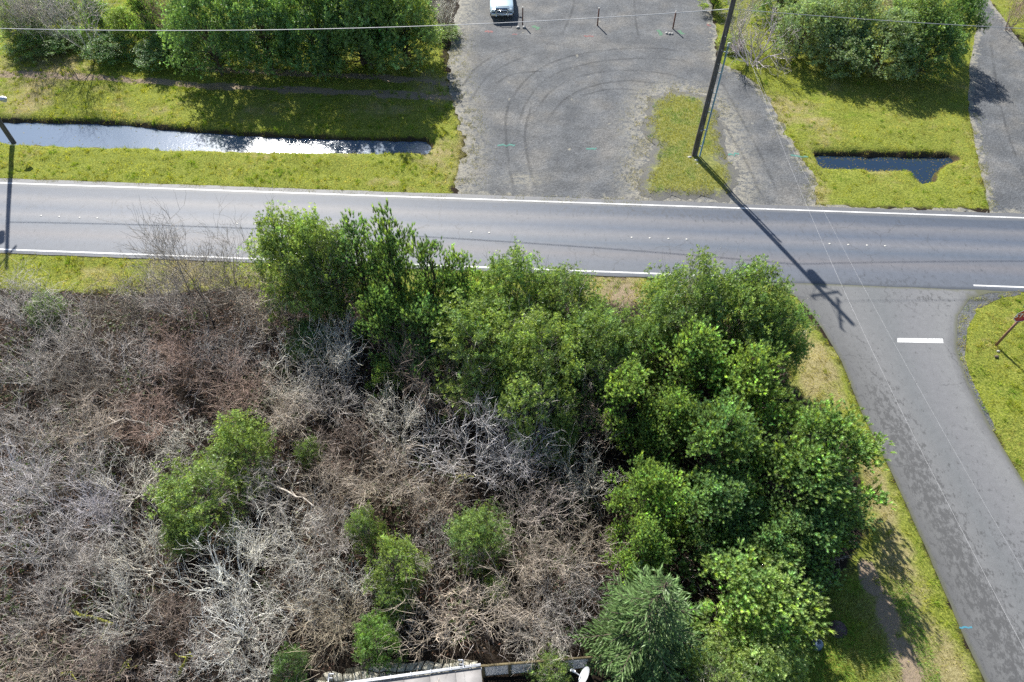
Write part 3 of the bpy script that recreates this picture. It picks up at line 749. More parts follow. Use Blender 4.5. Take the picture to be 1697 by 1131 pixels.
def floaters(poly, n, z, name, label, pal, sz=(.03, .09)):
    P_ = np.array(poly); p = RNG.uniform(P_.min(0), P_.max(0), (n, 2)); sd = poly_sdf(p, poly)
    p = p[(sd > -.2) & (RNG.random(n) < np.clip(1.1 - sd * 1.4, .12, 1))]
    n = len(p); a = RNG.uniform(0, 6.28, n); u = np.column_stack([np.cos(a), np.sin(a), 0 * a]); v = np.column_stack([-np.sin(a), np.cos(a), 0 * a])
    c0 = np.column_stack([p, np.full(n, z) + RNG.uniform(.003, .012, n)]); l = RNG.uniform(*sz, n)[:, None]
    V = np.stack([c0 - u * l, c0 + v * l * .5, c0 + u * l, c0 - v * l * .5], 1).reshape(-1, 3)
    T = np.repeat(np.array(pal)[RNG.integers(0, len(pal), n)], 4, axis=0)
    tag(link(name, np_mesh(name, V, np.arange(4 * n).reshape(-1, 4), T), M['grass']), label, 'floating debris', kind='stuff')
floaters(pond, 1500, -.47, 'pond_debris', 'floating leaves and scum on the short ditch', [(.10, .12, .04), (.20, .17, .09), (.06, .08, .04)])
floaters(creek, 1500, -.45, 'creek_debris', 'floating grass bits along the long ditch', [(.16, .18, .05), (.28, .25, .13), (.08, .10, .03)])

# ------------------------------------------------------------------ foliage generators
def unit(v): return v / (np.linalg.norm(v, axis=-1, keepdims=True) + 1e-9)

def lobe_points(rng, lobes, n, zmin=-.35, inner=.28):
    C = np.array([l[0] for l in lobes]); Rr = np.array([l[1] for l in lobes]); S = np.array([l[2] for l in lobes])
    k = rng.choice(len(lobes), n * 2, p=Rr ** 2 / (Rr ** 2).sum())
    d = unit(rng.normal(0, 1, (n * 2, 3))); d[:, 2] = np.where(d[:, 2] < zmin, -d[:, 2] * .6, d[:, 2]); d = unit(d)
    rad = 1 - inner * rng.random(n * 2) ** 2
    P_ = C[k] + d * (Rr[k] * rad)[:, None] * S[k]
    # drop points deep inside another lobe
    dist = np.min(np.linalg.norm((P_[:, None] - C[None]) / S[None], axis=2) / Rr[None] + 9 * (np.arange(len(C))[None] == k[:, None]), axis=1)
    ok = dist > .80
    return P_[ok][:n], d[ok][:n], k[ok][:n]

def frames(ax):
    ref = np.where(np.abs(ax[:, 2:3]) < .9, np.array([[0, 0, 1.]]), np.array([[1., 0, 0]]))
    a = unit(np.cross(ax, ref)); return a, np.cross(ax, a)

def rosettes(rng, P_, axis, nl, ll, lw, spread, tint):
    """leaf whorls: nl rhombic leaves round each axis"""
    n = len(P_); a, b = frames(axis)
    V = []; T = []
    th0 = rng.uniform(0, 6.28, n)
    for j in range(nl):
        th = th0 + 2 * np.pi * j / nl + rng.normal(0, .25, n); sp = spread * rng.uniform(.55, 1.25, n)
        dr = unit(axis * np.cos(sp)[:, None] + (a * np.cos(th)[:, None] + b * np.sin(th)[:, None]) * np.sin(sp)[:, None])
        sd = unit(np.cross(dr, axis) + 1e-6)
        l = (ll * rng.uniform(.7, 1.3, n))[:, None]; w = (lw * rng.uniform(.8, 1.2, n))[:, None]
        o = P_ + dr * .012
        mid = o + dr * l * .5 + axis * (.10 * l)
        V.append(np.stack([o, mid + sd * w / 2, o + dr * l, mid - sd * w / 2], 1))
        T.append(tint * rng.uniform(.72, 1.28, (n, 1)))
    V = np.stack(V, 1).reshape(-1, 3); T = np.repeat(np.stack(T, 1).reshape(-1, 3), 4, axis=0)
    return V, np.arange(len(V)).reshape(-1, 4), T

def shoots(rng, P_, axis, L_, W_, tint, nw=6, tiers=2, spread=.75):
    """bottle-brush shoots of narrow needles sheaves"""
    n = len(P_); a, b = frames(axis); V = []; T = []
    for t in range(tiers):
        o = P_ + axis * (L_ * t / tiers * .8)[:, None]
        for j in range(nw):
            th = 2 * np.pi * (j + .5 * t) / nw + rng.uniform(0, 1, n); sp = spread * rng.uniform(.6, 1.2, n)
            dr = unit(axis * np.cos(sp)[:, None] + (a * np.cos(th)[:, None] + b * np.sin(th)[:, None]) * np.sin(sp)[:, None])
            sd = unit(np.cross(dr, axis)); l = (L_ * .62 * rng.uniform(.8, 1.2, n))[:, None]
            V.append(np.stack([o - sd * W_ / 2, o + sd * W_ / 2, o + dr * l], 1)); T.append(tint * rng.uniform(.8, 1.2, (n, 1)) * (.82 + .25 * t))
    V = np.stack(V, 1).reshape(-1, 3); T = np.repeat(np.stack(T, 1).reshape(-1, 3), 3, axis=0)
    return V, np.arange(len(V)).reshape(-1, 3), T

def limb_mesh(rng, name, lobes, trunk_top, r0, lean=(0, 0), sprigs=2):
    mb = MB()
    n = 6; zz = np.linspace(0, trunk_top, n)
    tr = np.column_stack([lean[0] * (zz / trunk_top) ** 1.5 + rng.normal(0, .05, n), lean[1] * (zz / trunk_top) ** 1.5 + rng.normal(0, .05, n), zz]); tr[0, :2] = 0; tr[0, 2] = -.15
    mb.tube(tr, np.linspace(r0, r0 * .35, n), 7)
    for c_, r, s in lobes:
        c_ = np.array(c_); h0 = min(trunk_top * .95, max(.25, c_[2] * rng.uniform(.25, .6)))
        i = np.interp(h0, tr[:, 2], np.arange(n)); p0 = np.array([np.interp(h0, tr[:, 2], tr[:, k]) for k in range(2)] + [h0])
        mid = p0 * .45 + c_ * .55 + rng.normal(0, .12, 3) + np.array([0, 0, -.12])
        mb.tube([p0, mid, c_], [r0 * .42, r0 * .26, r0 * .12], 5)
        for q in range(sprigs):
            e = c_ + unit(rng.normal(0, 1, 3)) * r * .85 * np.array(s); mb.tube([c_ * .7 + mid * .3, (c_ + e) / 2, e], [r0 * .13, r0 * .09, r0 * .05], 4)
    return mb.mesh(name)

def clusters(rng, lobes, nc, zmin, jit, gap=.26):
    """sprig clusters on the lobes, thinned by a coarse 3-D noise so that gaps open"""
    P_, d, k = lobe_points(rng, lobes, nc, zmin, .35)
    P_ = P_ + d * rng.normal(0, jit, (len(P_), 1)) + rng.normal(0, jit * .6, P_.shape)
    g = vnoise(P_[:, 0] * 1.9 + P_[:, 2] * .7, P_[:, 1] * 1.9 - P_[:, 2] * .9, int(rng.integers(999)))
    ok = g + rng.normal(0, .12, len(P_)) > gap
    return P_[ok], d[ok], k[ok], g[ok]

def myrtle_variant(seed, nc=980, per=8, nl=6, jit=.15):
    rng = np.random.default_rng(seed)
    lobes = [((0, 0, 3.2), .9, np.array([1, 1, 1.0]))]
    for i in range(30):
        a = i * 2.4 + rng.uniform(-.5, .5); rr = 1.95 * math.sqrt((i + .5) / 30) * rng.uniform(.75, 1.15)
        z = 4.0 - .62 * rr ** 1.5 + rng.normal(0, .38)
        lobes.append(((rr * math.cos(a), rr * math.sin(a), max(1.2, z)), rng.uniform(.34, .72), np.array([1, 1, rng.uniform(.7, 1.2)])))
    for i in range(9):
        a = i * .7 + rng.uniform(-.3, .3); r_ = rng.uniform(1.3, 2.0); lobes.append(((r_ * math.cos(a), r_ * math.sin(a), rng.uniform(.8, 2.0)), rng.uniform(.4, .7), np.array([1, 1, 1.1])))
    C_, d, k, g = clusters(rng, lobes, nc, -.5, jit)
    ca = unit(d * .8 + np.array([0, 0, .7]) + rng.normal(0, .3, d.shape)); n = len(C_)
    cb = np.exp(rng.normal(0, .22, n)) * (.8 + .5 * g) * rng.uniform(.85, 1.15, len(lobes))[k]
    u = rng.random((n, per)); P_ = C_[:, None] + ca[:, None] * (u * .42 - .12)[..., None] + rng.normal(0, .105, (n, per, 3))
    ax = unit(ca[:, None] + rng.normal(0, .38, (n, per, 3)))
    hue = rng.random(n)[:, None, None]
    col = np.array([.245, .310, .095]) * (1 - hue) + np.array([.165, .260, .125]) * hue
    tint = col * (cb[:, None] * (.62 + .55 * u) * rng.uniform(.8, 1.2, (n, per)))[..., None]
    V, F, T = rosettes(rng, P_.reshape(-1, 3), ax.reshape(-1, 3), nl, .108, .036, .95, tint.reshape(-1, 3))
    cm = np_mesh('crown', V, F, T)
    return limb_mesh(rng, 'trunk', lobes, 3.0, .085, sprigs=1), cm

def pine_variant(seed, H=6.5, nc=640, tall=False):
    rng = np.random.default_rng(seed); lobes = []
    nl = 34 if not tall else 24
    for i in range(nl):
        f = (i + .5) / nl; z = H * (.20 + .74 * f) + rng.normal(0, .15); a = i * 2.4 + rng.uniform(-.5, .5)
        rmax = (2.0 if not tall else 1.25) * (1 - f) ** .6 + .18
        rr = rmax * (rng.uniform(.72, 1.08) if i % 3 else rng.uniform(.2, .6))
        lobes.append(((rr * math.cos(a), rr * math.sin(a), z), rng.uniform(.28, .56) * (1 - .25 * f), np.array([1, 1, rng.uniform(.6, 1.1)])))
    lobes.append(((0, 0, H * .95), .26, np.array([.8, .8, 2.0])))
    C_, d, k, g = clusters(rng, lobes, nc, -.45, .12, .14); n = len(C_); per = 7
    ca = unit(d * .65 + np.array([0, 0, .85]) + rng.normal(0, .2, d.shape))
    cb = np.exp(rng.normal(0, .22, n)) * (.8 + .5 * g) * rng.uniform(.85, 1.15, len(lobes))[k]
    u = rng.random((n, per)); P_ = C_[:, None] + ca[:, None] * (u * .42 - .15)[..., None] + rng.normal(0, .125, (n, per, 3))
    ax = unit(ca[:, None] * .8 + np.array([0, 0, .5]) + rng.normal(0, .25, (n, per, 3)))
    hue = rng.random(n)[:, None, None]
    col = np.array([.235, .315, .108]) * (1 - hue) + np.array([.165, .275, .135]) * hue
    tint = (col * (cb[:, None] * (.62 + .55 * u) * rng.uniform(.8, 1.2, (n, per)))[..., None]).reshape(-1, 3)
    P_ = P_.reshape(-1, 3); ax = ax.reshape(-1, 3)
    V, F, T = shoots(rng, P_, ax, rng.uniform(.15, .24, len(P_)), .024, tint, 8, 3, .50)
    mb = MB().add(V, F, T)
    m_ = min(75, n); i = rng.choice(n, m_, replace=False)
    axu = unit(ca[i] * .7 + np.array([0, 0, .8]) + rng.normal(0, .1, (m_, 3)))
    V, F, T = shoots(rng, C_[i] + ca[i] * .2, axu, rng.uniform(.30, .46, m_), .026, np.array([.225, .29, .095]) * rng.uniform(.8, 1.2, (m_, 1)), 9, 5, .30); mb.add(V, F, T)
    return limb_mesh(rng, 'trunk', lobes, H * .88, .11, sprigs=1), mb.mesh('crown')

def spruce_variant(seed, H=7.5, R_=2.4):
    rng = np.random.default_rng(seed); mb = MB(); br = MB()
    br.tube([(0, 0, -.2), (.03, 0, H * .5), (0, 0, H)], [.19, .10, .02], 8)
    z = .9; P0 = []; AX = []; LN = []; TI = []
    while z < H - .1:
        f = 1 - z / H; ln = R_ * (f ** .8) + .12; nb = int(6 + 4 * f)
        a0 = rng.uniform(0, 6.28)
        for j in range(nb):
            a = a0 + j * 6.283 / nb + rng.normal(0, .12); l = ln * rng.uniform(.62, 1.2)
            t = np.linspace(.0, 1, 6); rise = .22 * (1 - f) - .12 * f
            pts = np.column_stack([np.cos(a) * t * l, np.sin(a) * t * l, z + l * (rise * t + -.28 * f * t ** 2 + .20 * t ** 3)])
            br.tube(pts, np.linspace(.03, .008, 6) * (.5 + f), 4)
            ns = int(max(5, l * 10))
            for s in range(ns):
                u = .18 + .82 * (s + rng.random()) / ns; p = np.array([np.interp(u, t, pts[:, k]) for k in range(3)])
                sl = .62 * l * (1 - u) * .75 + .14; side = 1 if s % 2 else -1
                dr = np.array([math.cos(a + side * .85), math.sin(a + side * .85), -.22 + rng.normal(0, .1)])
                dr /= np.linalg.norm(dr); m_ = max(1, int(sl / .15))
                for q in range(m_):
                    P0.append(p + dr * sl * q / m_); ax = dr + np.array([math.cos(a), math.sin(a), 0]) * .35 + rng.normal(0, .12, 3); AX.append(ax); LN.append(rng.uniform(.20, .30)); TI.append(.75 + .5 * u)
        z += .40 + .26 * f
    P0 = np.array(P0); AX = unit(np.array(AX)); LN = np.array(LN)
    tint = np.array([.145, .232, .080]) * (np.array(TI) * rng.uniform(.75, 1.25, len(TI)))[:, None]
    V, F, T = shoots(rng, P0, AX, LN * 1.15, .05, tint, 5, 2, .40); mb.add(V, F, T)
    return br.mesh('trunk'), mb.mesh('crown')

# bare shrubs: recursive branching
def bare_variant(seed, H=3.2, spread=1.0, stems=8, kids=(6, 6, 4), fat=1.0, up=.25, wig=.22):
    rng = np.random.default_rng(seed); segs = {0: [], 1: []}
    def grow_(p, d, ln, r, lv):
        ns = (6, 4, 3, 3)[lv]; bb = rng.lognormal(-.12, .50); p = np.array(p); pts = [p]; ds = [d]
        for i in range(ns):
            d = unit(d + rng.normal(0, wig * (1 + .25 * lv), 3) + np.array([0, 0, up * (.55 if lv < 2 else .25)]))
            q = p + d * ln / ns
            ra = r * (1 - .5 * i / ns); rb = r * (1 - .5 * (i + 1) / ns)
            segs[0 if lv == 0 else 1].append((p, q, ra, rb, lv, bb)); p = q; pts.append(p); ds.append(d)
        if lv < 3:
            for c_ in range(kids[lv]):
                u = rng.uniform(.28, 1.0) * ns; i = min(int(u), ns - 1); f = u - i
                o = pts[i] * (1 - f) + pts[i + 1] * f; dd = ds[i + 1]
                s = unit(np.cross(dd, rng.normal(0, 1, 3))); ang = rng.uniform(.45, 1.0)
                nd = unit(dd * math.cos(ang) + s * math.sin(ang))
                grow_(o, nd, ln * rng.uniform(.42, .72), max(.0076, r * (1 - .6 * u / ns) * .58), lv + 1)
    for s in range(stems):
        a = s * 2.4 + rng.uniform(-.5, .5); t = spread * rng.uniform(.25, 1.0)
        d = unit(np.array([math.cos(a) * t, math.sin(a) * t, 1.0]))
        grow_((math.cos(a) * .15, math.sin(a) * .15, -.1), d, H * rng.uniform(.7, 1.05), .032 * fat * rng.uniform(.7, 1.2), 0)
    out = []
    for key, nm in ((0, 'stems'), (1, 'twigs')):
        S = segs[key]
        P0 = np.array([s[0] for s in S]); P1 = np.array([s[1] for s in S]); lv = np.array([s[4] for s in S])
        tint = np.where((lv == 0)[:, None], np.array([.85, .83, .80]), np.where((lv < 3)[:, None], np.array([1.0, .98, .95]), np.array([.95, .92, .90]))) * np.clip(np.array([s[5] for s in S])[:, None] * rng.uniform(.8, 1.2, (len(S), 1)), .22, 1.75)
        V, F, T = seg_tubes(P0, P1, np.array([s[2] for s in S]), np.array([s[3] for s in S]), tint, 5 if key == 0 else 3)
        out.append(np_mesh(nm, V, F, T))
    return out

VAR = {
    'myrtle': [myrtle_variant(100 + i) for i in range(6)],
    'scrub': [myrtle_variant(150 + i, 800, 8, 6, .22) for i in range(4)],
    'pine': [pine_variant(200 + i) for i in range(6)],
    'tallpine': [pine_variant(260 + i, 7.0, 300, True) for i in range(3)],
    'spruce': [spruce_variant(300)],
    'dome': [bare_variant(400 + i, 3.0, 1.35, 10, (6, 5, 2), 1.15, .16, .13) for i in range(4)],
    'fan': [bare_variant(420 + i, 3.4, .85, 11, (6, 4, 3), 1.1, .32, .10) for i in range(4)],
    'lichen': [bare_variant(440 + i, 3.0, 1.7, 9, (7, 5, 2), 1.9, .12, .22) for i in range(3)],
    'upright': [bare_variant(460 + i, 4.8, .35, 4, (9, 6, 4), 1.7, .4, .14) for i in range(2)],
}
SIZE = {'myrtle': (4.2, 4.5), 'scrub': (4.3, 4.5), 'pine': (3.9, 6.6), 'tallpine': (2.7, 7.2), 'spruce': (5.0, 7.5), 'dome': (5.4, 3.4), 'fan': (4.6, 3.9), 'lichen': (6.0, 3.0), 'upright': (4.2, 6.0)}
USED = {}
def plant(kind, var, cx, cy, wpx, h, label, cat, group, col=(1, 1, 1), name=None, zc=None, rot=None, foliage_only=False):
    """a plant whose crown middle was surveyed at photo pixel cx, cy and is wpx pixels wide"""
    zc = h * .62 if zc is None else zc
    p = at(cx, cy, zc); w = wpx * depth(p) / FPX
    s0 = SIZE[kind]; sx = w / s0[0]; sz = h / s0[1]
    k = USED.setdefault(kind, 0); USED[kind] += 1
    rot = (k * 2.39996) % 6.28 if rot is None else rot
    nm = name or {'myrtle': 'evergreen_shrub', 'scrub': 'evergreen_shrub', 'pine': 'pine_tree', 'tallpine': 'pine_tree', 'spruce': 'spruce_tree', 'upright': 'bare_tree'}.get(kind, 'bare_shrub')
    gz_ = float(ground_z(np.array([p[:2]]))[0])
    t = thing(nm, label, cat, (p[0], p[1], gz_), rot, group); t.scale = (sx, sx, sz)
    ms = VAR[kind][var % len(VAR[kind])]
    bare = kind in ('dome', 'fan', 'lichen', 'upright')
    a = link('stems' if bare else 'trunk', ms[0], M['twig'] if bare else M['bark'], t)
    c_ = link('twigs' if bare else 'crown', ms[1], M['twig'] if bare else M[{'myrtle': 'myrtle', 'scrub': 'myrtle', 'spruce': 'spruce'}.get(kind, 'pine')], t)
    for o in (a, c_): o.color = (*col, 1)
    if kind in ('myrtle', 'scrub') and 'hedge' not in (group or ''):
        big = kind == 'pine'
        d_ = link('dead_twigs', VAR['fan' if k % 2 else 'dome'][k % 4][1], M['twig'], t)
        f_ = .70 if kind == 'scrub' else .66
        d_.scale = (f_, f_, f_ * 1.42); d_.rotation_euler.z = k * 1.3; d_.color = (.46, .43, .40, 1)
    return t

# ------------------------------------------------------------------ evergreen trees and shrubs
GA = 'evergreens in the roadside row'
GB = 'evergreen shrubs in the middle clump'
GC = 'evergreens at the street corner'
GD = 'low green shrubs in the bare thicket'
GE = 'evergreen shrubs in the hedge behind the long ditch'
GF = 'evergreen shrubs in the hedge behind the short ditch'
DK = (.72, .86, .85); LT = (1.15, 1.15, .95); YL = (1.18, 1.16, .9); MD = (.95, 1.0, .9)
T_, S_ = 'tree', 'shrub'
EVERGREENS = [
 # roadside row
 ('myrtle', 0, 490, 402, 136, 7.0, 'light green leafy shrub at the road end of the row, over the white line', S_, GA, LT),
 ('myrtle', 1, 545, 420, 110, 6.8, 'mid green leafy shrub between the light end shrub and the leaning dark pine', S_, GA, MD),
 ('tallpine', 0, 598, 410, 120, 7.4, 'dark spiky pine with a bare leaning trunk beside the grey twig tangle', T_, GA, DK),
 ('tallpine', 1, 652, 408, 110, 8.4, 'tallest spiky pine of the roadside row, its top furthest out over the lane', T_, GA, MD),
 ('tallpine', 2, 715, 440, 104, 7.6, 'slim spiky pine right of the tallest one, with pointed candle tip over the road', T_, GA, MD),
 ('tallpine', 0, 768, 455, 92, 6.8, 'small forked pine at the right end of the spiky row, above the bright dome shrub', T_, GA, LT),
 ('pine', 1, 640, 500, 110, 6.0, 'shaded bushy pine below the tallest spiky pine, hanging over the grey twigs', T_, GA, MD),
 ('pine', 2, 712, 520, 125, 5.8, 'dark bushy pine in the shade left of the bright dome shrub', T_, GA, DK),
 ('pine', 3, 638, 614, 52, 2.8, 'small bright young pine standing alone in the shadow gap among bare twigs', T_, GA, LT),
 # middle clump
 ('myrtle', 2, 850, 462, 135, 6.2, 'upright green shrub overhanging the road right of the forked pine', S_, GB, MD),
 ('myrtle', 3, 930, 482, 125, 5.6, 'rounded shrub beside the last visible stretch of south edge line', S_, GB, MD),
 ('myrtle', 4, 800, 566, 170, 6.0, 'broad bright dome of leaves, largest of the middle clump, beside the shaded pines', S_, GB, LT),
 ('myrtle', 5, 885, 585, 150, 6.0, 'bright leafy shrub touching the right side of the broad dome', S_, GB, LT),
 ('myrtle', 0, 985, 540, 140, 5.6, 'mid green shrub at the centre of the clump below the grassy gap', S_, GB, MD),
 ('myrtle', 1, 885, 655, 130, 5.0, 'sunlit shrub on the lower edge of the broad dome, above the silver twigs', S_, GB, LT),
 ('myrtle', 2, 930, 712, 58, 3.2, 'small ragged green shrub hanging below the middle clump beside the silver twigs', S_, GB, MD),
 ('myrtle', 3, 1000, 612, 110, 4.8, 'shaded shrub between the middle clump and the yellow green pine', S_, GB, DK),
 ('myrtle', 4, 1060, 565, 95, 4.6, 'dark shrub in the dip between the middle clump and the corner trees', S_, GB, DK),
 # corner
 ('myrtle', 5, 1140, 492, 150, 6.4, 'tall leafy shrub overlapping the road just left of the street mouth', S_, GC, MD),
 ('myrtle', 0, 1228, 492, 150, 6.6, 'dense leafy shrub at the junction with the pole shadow ending past it', S_, GC, MD),
 ('myrtle', 1, 1278, 540, 112, 5.6, 'outermost leafy shrub on the street corner, bulging toward the asphalt', S_, GC, (.85, .98, .85)),
 ('pine', 4, 1148, 595, 150, 6.2, 'yellow green pine crown in the middle of the corner trees', T_, GC, YL),
 ('pine', 5, 1035, 655, 130, 5.4, 'pale green round pine at the left edge of the corner trees above bare twigs', T_, GC, (1.3, 1.25, .95)),
 ('pine', 0, 1232, 625, 150, 6.2, 'sunlit bushy pine behind the dry verge strip', T_, GC, (1.25, 1.2, .9)),
 ('pine', 1, 1112, 690, 110, 4.8, 'yellowish pine with grey twigs showing, below the pale round pine', T_, GC, YL),
 ('pine', 2, 1195, 725, 165, 6.4, 'deep green pine at the heart of the corner trees', T_, GC, MD),
 ('pine', 3, 1362, 738, 190, 6.6, 'bright pine reaching over the edge of the side street', T_, GC, LT),
 ('pine', 4, 1345, 812, 175, 5.2, 'mid green pine below the one that reaches over the street', T_, GC, MD),
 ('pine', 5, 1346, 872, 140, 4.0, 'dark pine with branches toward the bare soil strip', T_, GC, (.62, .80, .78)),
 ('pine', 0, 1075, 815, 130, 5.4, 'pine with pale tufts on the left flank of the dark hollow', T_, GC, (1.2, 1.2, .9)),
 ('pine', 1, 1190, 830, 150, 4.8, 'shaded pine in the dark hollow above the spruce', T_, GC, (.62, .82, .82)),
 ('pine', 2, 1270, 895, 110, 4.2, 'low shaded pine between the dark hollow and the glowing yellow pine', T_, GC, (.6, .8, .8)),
 ('pine', 3, 1065, 895, 100, 5.0, 'small light pine just behind the tip of the spruce', T_, GC, LT),
 ('spruce', 0, 1082, 1000, 262, 7.6, 'blue green spruce with drooping layered branches and a visible brown trunk', T_, GC, (1, 1, 1)),
 ('pine', 5, 1256, 982, 215, 4.8, 'glowing yellow green pine right of the spruce', T_, GC, (1.28, 1.26, .95)),
 ('myrtle', 2, 1258, 1085, 150, 3.4, 'leafy green shrub on the bottom edge below the glowing pine', S_, GC, LT),
 ('myrtle', 3, 1190, 1120, 120, 3.0, 'low leafy shrub at the foot of the spruce on the bottom edge', S_, GC, LT),
 # thicket
 ('myrtle', 4, 398, 738, 110, 3.6, 'loose green shrub, upper one of the pair in the bare thicket', S_, GD, LT),
 ('myrtle', 5, 336, 812, 152, 4.0, 'dense bright green shrub, lower and bigger one of the pair in the bare thicket', S_, GD, LT),
 ('myrtle', 0, 302, 880, 72, 2.6, 'small green shrub tucked under the bigger one of the green pair', S_, GD, MD),
 ('myrtle', 1, 604, 872, 60, 3.2, 'small green shrub on top of the narrow column of shrubs', S_, GD, MD),
 ('myrtle', 2, 655, 930, 95, 3.4, 'widest green shrub of the narrow column below the tan twigs', S_, GD, LT),
 ('myrtle', 3, 652, 990, 62, 2.2, 'dark low shrub at the foot of the narrow column', S_, GD, MD),
 ('myrtle', 4, 795, 885, 108, 3.4, 'open green shrub mixed with grey twigs above the tan dome', S_, GD, MD),
 ('myrtle', 5, 822, 972, 46, 2.0, 'tiny bright shrub right of the tan twig dome', S_, GD, LT),
 ('myrtle', 0, 622, 1057, 84, 2.2, 'rounded bright green shrub above the stone patio', S_, GD, (.95, 1.15, .8)),
 ('myrtle', 1, 512, 742, 46, 1.9, 'sparse green sprig shrub to the right of the upper pair shrub', S_, GD, MD),
 ('myrtle', 2, 478, 1098, 60, 1.7, 'dull green shrub half hidden in pale twigs near the patio edge', S_, GD, DK),
 ('myrtle', 3, 915, 1112, 72, 2.1, 'leafy vine shrub spilling over the white lattice fence', S_, GD, LT),
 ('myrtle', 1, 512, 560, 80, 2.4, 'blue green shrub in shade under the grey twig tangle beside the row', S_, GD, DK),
 ('myrtle', 4, 72, 508, 64, 1.6, 'dark green sprawling shrub by the verge at the far left', S_, GD, MD),
 # hedge behind the long ditch
 ('myrtle', 0, 60, 66, 90, 1.5, 'low green bush at the left end of the hedge with trunk shadows before it', S_, GE, MD),
 ('pine', 1, 160, 26, 64, 3.8, 'pale green pine bush rising beside the bare branches', T_, GE, LT),
 ('myrtle', 1, 42, 28, 96, 3.4, 'grey green loose bush behind the leftmost bare trees', S_, GE, (1.2, 1.1, 1.2)),
 ('myrtle', 4, 205, 40, 62, 3.2, 'olive bush squeezed between the pale and the yellow green pine bushes', S_, GE, (1.1, 1.0, .8)),
 ('myrtle', 2, 96, 12, 80, 3.2, 'dull green bush at the top edge behind the thick bare tree', S_, GE, (1.0, .95, .9)),
 ('myrtle', 0, 290, 60, 66, 3.0, 'small dark bush at the foot of the brown bare shrub in the hedge', S_, GE, DK),
 ('pine', 2, 238, 22, 72, 5.2, 'yellow green pine bush next to the brown bare shrub of the hedge', T_, GE, YL),
 ('myrtle', 3, 112, 62, 60, 1.6, 'low leafy bush at the foot of the bare branches in the hedge', S_, GE, DK),
 ('myrtle', 4, 182, 74, 80, 1.9, 'low leafy bush below the pale pine bush', S_, GE, DK),
 ('myrtle', 5, 262, 84, 84, 1.7, 'low dark bush in front of the yellow green pine bush', S_, GE, DK),
 ('myrtle', 0, 335, 40, 100, 6.0, 'large dark leafy bush right of the brown bare shrub', S_, GE, DK),
 ('myrtle', 1, 345, 86, 90, 2.8, 'low round bush standing in front of the large dark leafy bush', S_, GE, MD),
 ('myrtle', 2, 425, 28, 105, 6.2, 'blue green leafy bush in the back of the hedge left of its middle', S_, GE, DK),
 ('myrtle', 3, 432, 80, 95, 3.4, 'green bush in the front of the hedge beside the shaded ruts', S_, GE, MD),
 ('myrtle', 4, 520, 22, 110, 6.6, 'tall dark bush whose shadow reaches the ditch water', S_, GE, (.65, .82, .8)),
 ('myrtle', 5, 515, 76, 100, 4.0, 'front bush of the hedge below the tall dark one', S_, GE, DK),
 ('myrtle', 0, 600, 20, 110, 6.6, 'tall green bush behind the wire near the yard end of the hedge', S_, GE, MD),
 ('myrtle', 1, 592, 78, 100, 4.2, 'front bush of the hedge with rutted track shaded below it', S_, GE, MD),
 ('myrtle', 2, 665, 25, 95, 5.6, 'brighter leafy bush on the corner of the hedge beside the gravel yard', S_, GE, LT),
 ('tallpine', 1, 578, -40, 120, 9.6, 'tallest dark tree of the hedge, its crown cut off by the top edge', T_, GE, DK),
 ('myrtle', 3, 665, 75, 92, 4.0, 'front corner bush of the hedge next to the yellow weeds', S_, GE, MD),
 # hedge behind the short ditch
 ('myrtle', 4, 1338, 62, 92, 4.6, 'grey green silvery bush at the left end of the right hand hedge', S_, GF, (1.25, 1.22, 1.6)),
 ('myrtle', 5, 1405, 45, 96, 5.4, 'silvery bush with twigs behind it under the right wire', S_, GF, (1.25, 1.22, 1.6)),
 ('myrtle', 0, 1398, 100, 90, 3.2, 'low silvery bush at the front of the right hand hedge', S_, GF, (1.25, 1.22, 1.6)),
 ('myrtle', 1, 1470, 92, 104, 4.4, 'rounded bush with pale leaf tips at the middle of the right hand hedge', S_, GF, (1.25, 1.22, 1.6)),
 ('myrtle', 2, 1520, 60, 100, 5.6, 'tall leafy bush right of the middle of the right hand hedge', S_, GF, MD),
 ('myrtle', 3, 1545, 92, 88, 4.4, 'dark leafy bush over the widest part of the hedge shadow', S_, GF, (.85, 1.0, .9)),
 ('myrtle', 4, 1590, 55, 76, 5.4, 'dark end bush of the right hand hedge beside the gravel lane', S_, GF, (.7, .88, .75)),
 ('myrtle', 5, 1300, 12, 80, 4.0, 'dark green bush at the top edge between bare shrub and silvery bushes', S_, GF, DK),
 ('pine', 4, 1186, 18, 44, 2.0, 'small yellow green weed bush behind the wooden pole', S_, GF, (1.6, 1.4, .7)),
 ('myrtle', 2, 1212, 92, 42, .9, 'low yellow green weed clump between the wooden pole and the spreading bare shrub', S_, GF, (1.5, 1.35, .75)),
 ('myrtle', 3, 735, 60, 40, 1.0, 'yellowish low weed clump at the corner of the yard', S_, GE, (1.7, 1.4, .8)),
]
for kind, var, cx, cy, w, h, label, cat, grp, col in EVERGREENS:
    nm = None
    if grp == GD and kind == 'myrtle': kind = 'scrub'
    if grp == GE:
        col = tuple(min(1.3, c * 1.28) for c in col)
        w *= 1.18 if cx > 320 else .95
        if cx > 320: cy -= 20 if cy > 60 else 6; h *= 1.0 if cy > 40 else 1.2
    elif grp == GF: w *= 1.04; cy -= 22
    elif grp == GD: w *= .92; cy += 4
    else:
        if col[0] < .8: col = (.9, .98, .95)
        w *= 1.08 if kind == 'pine' else 1.0; cy += {GA: 22, GB: 24, GC: 20}[grp] * (1.4 if cy < 560 else .5)
    if 'weed' in label: nm = 'weed_bush'
    plant(kind, var, cx, cy, w, h, label, cat, grp, col, nm)

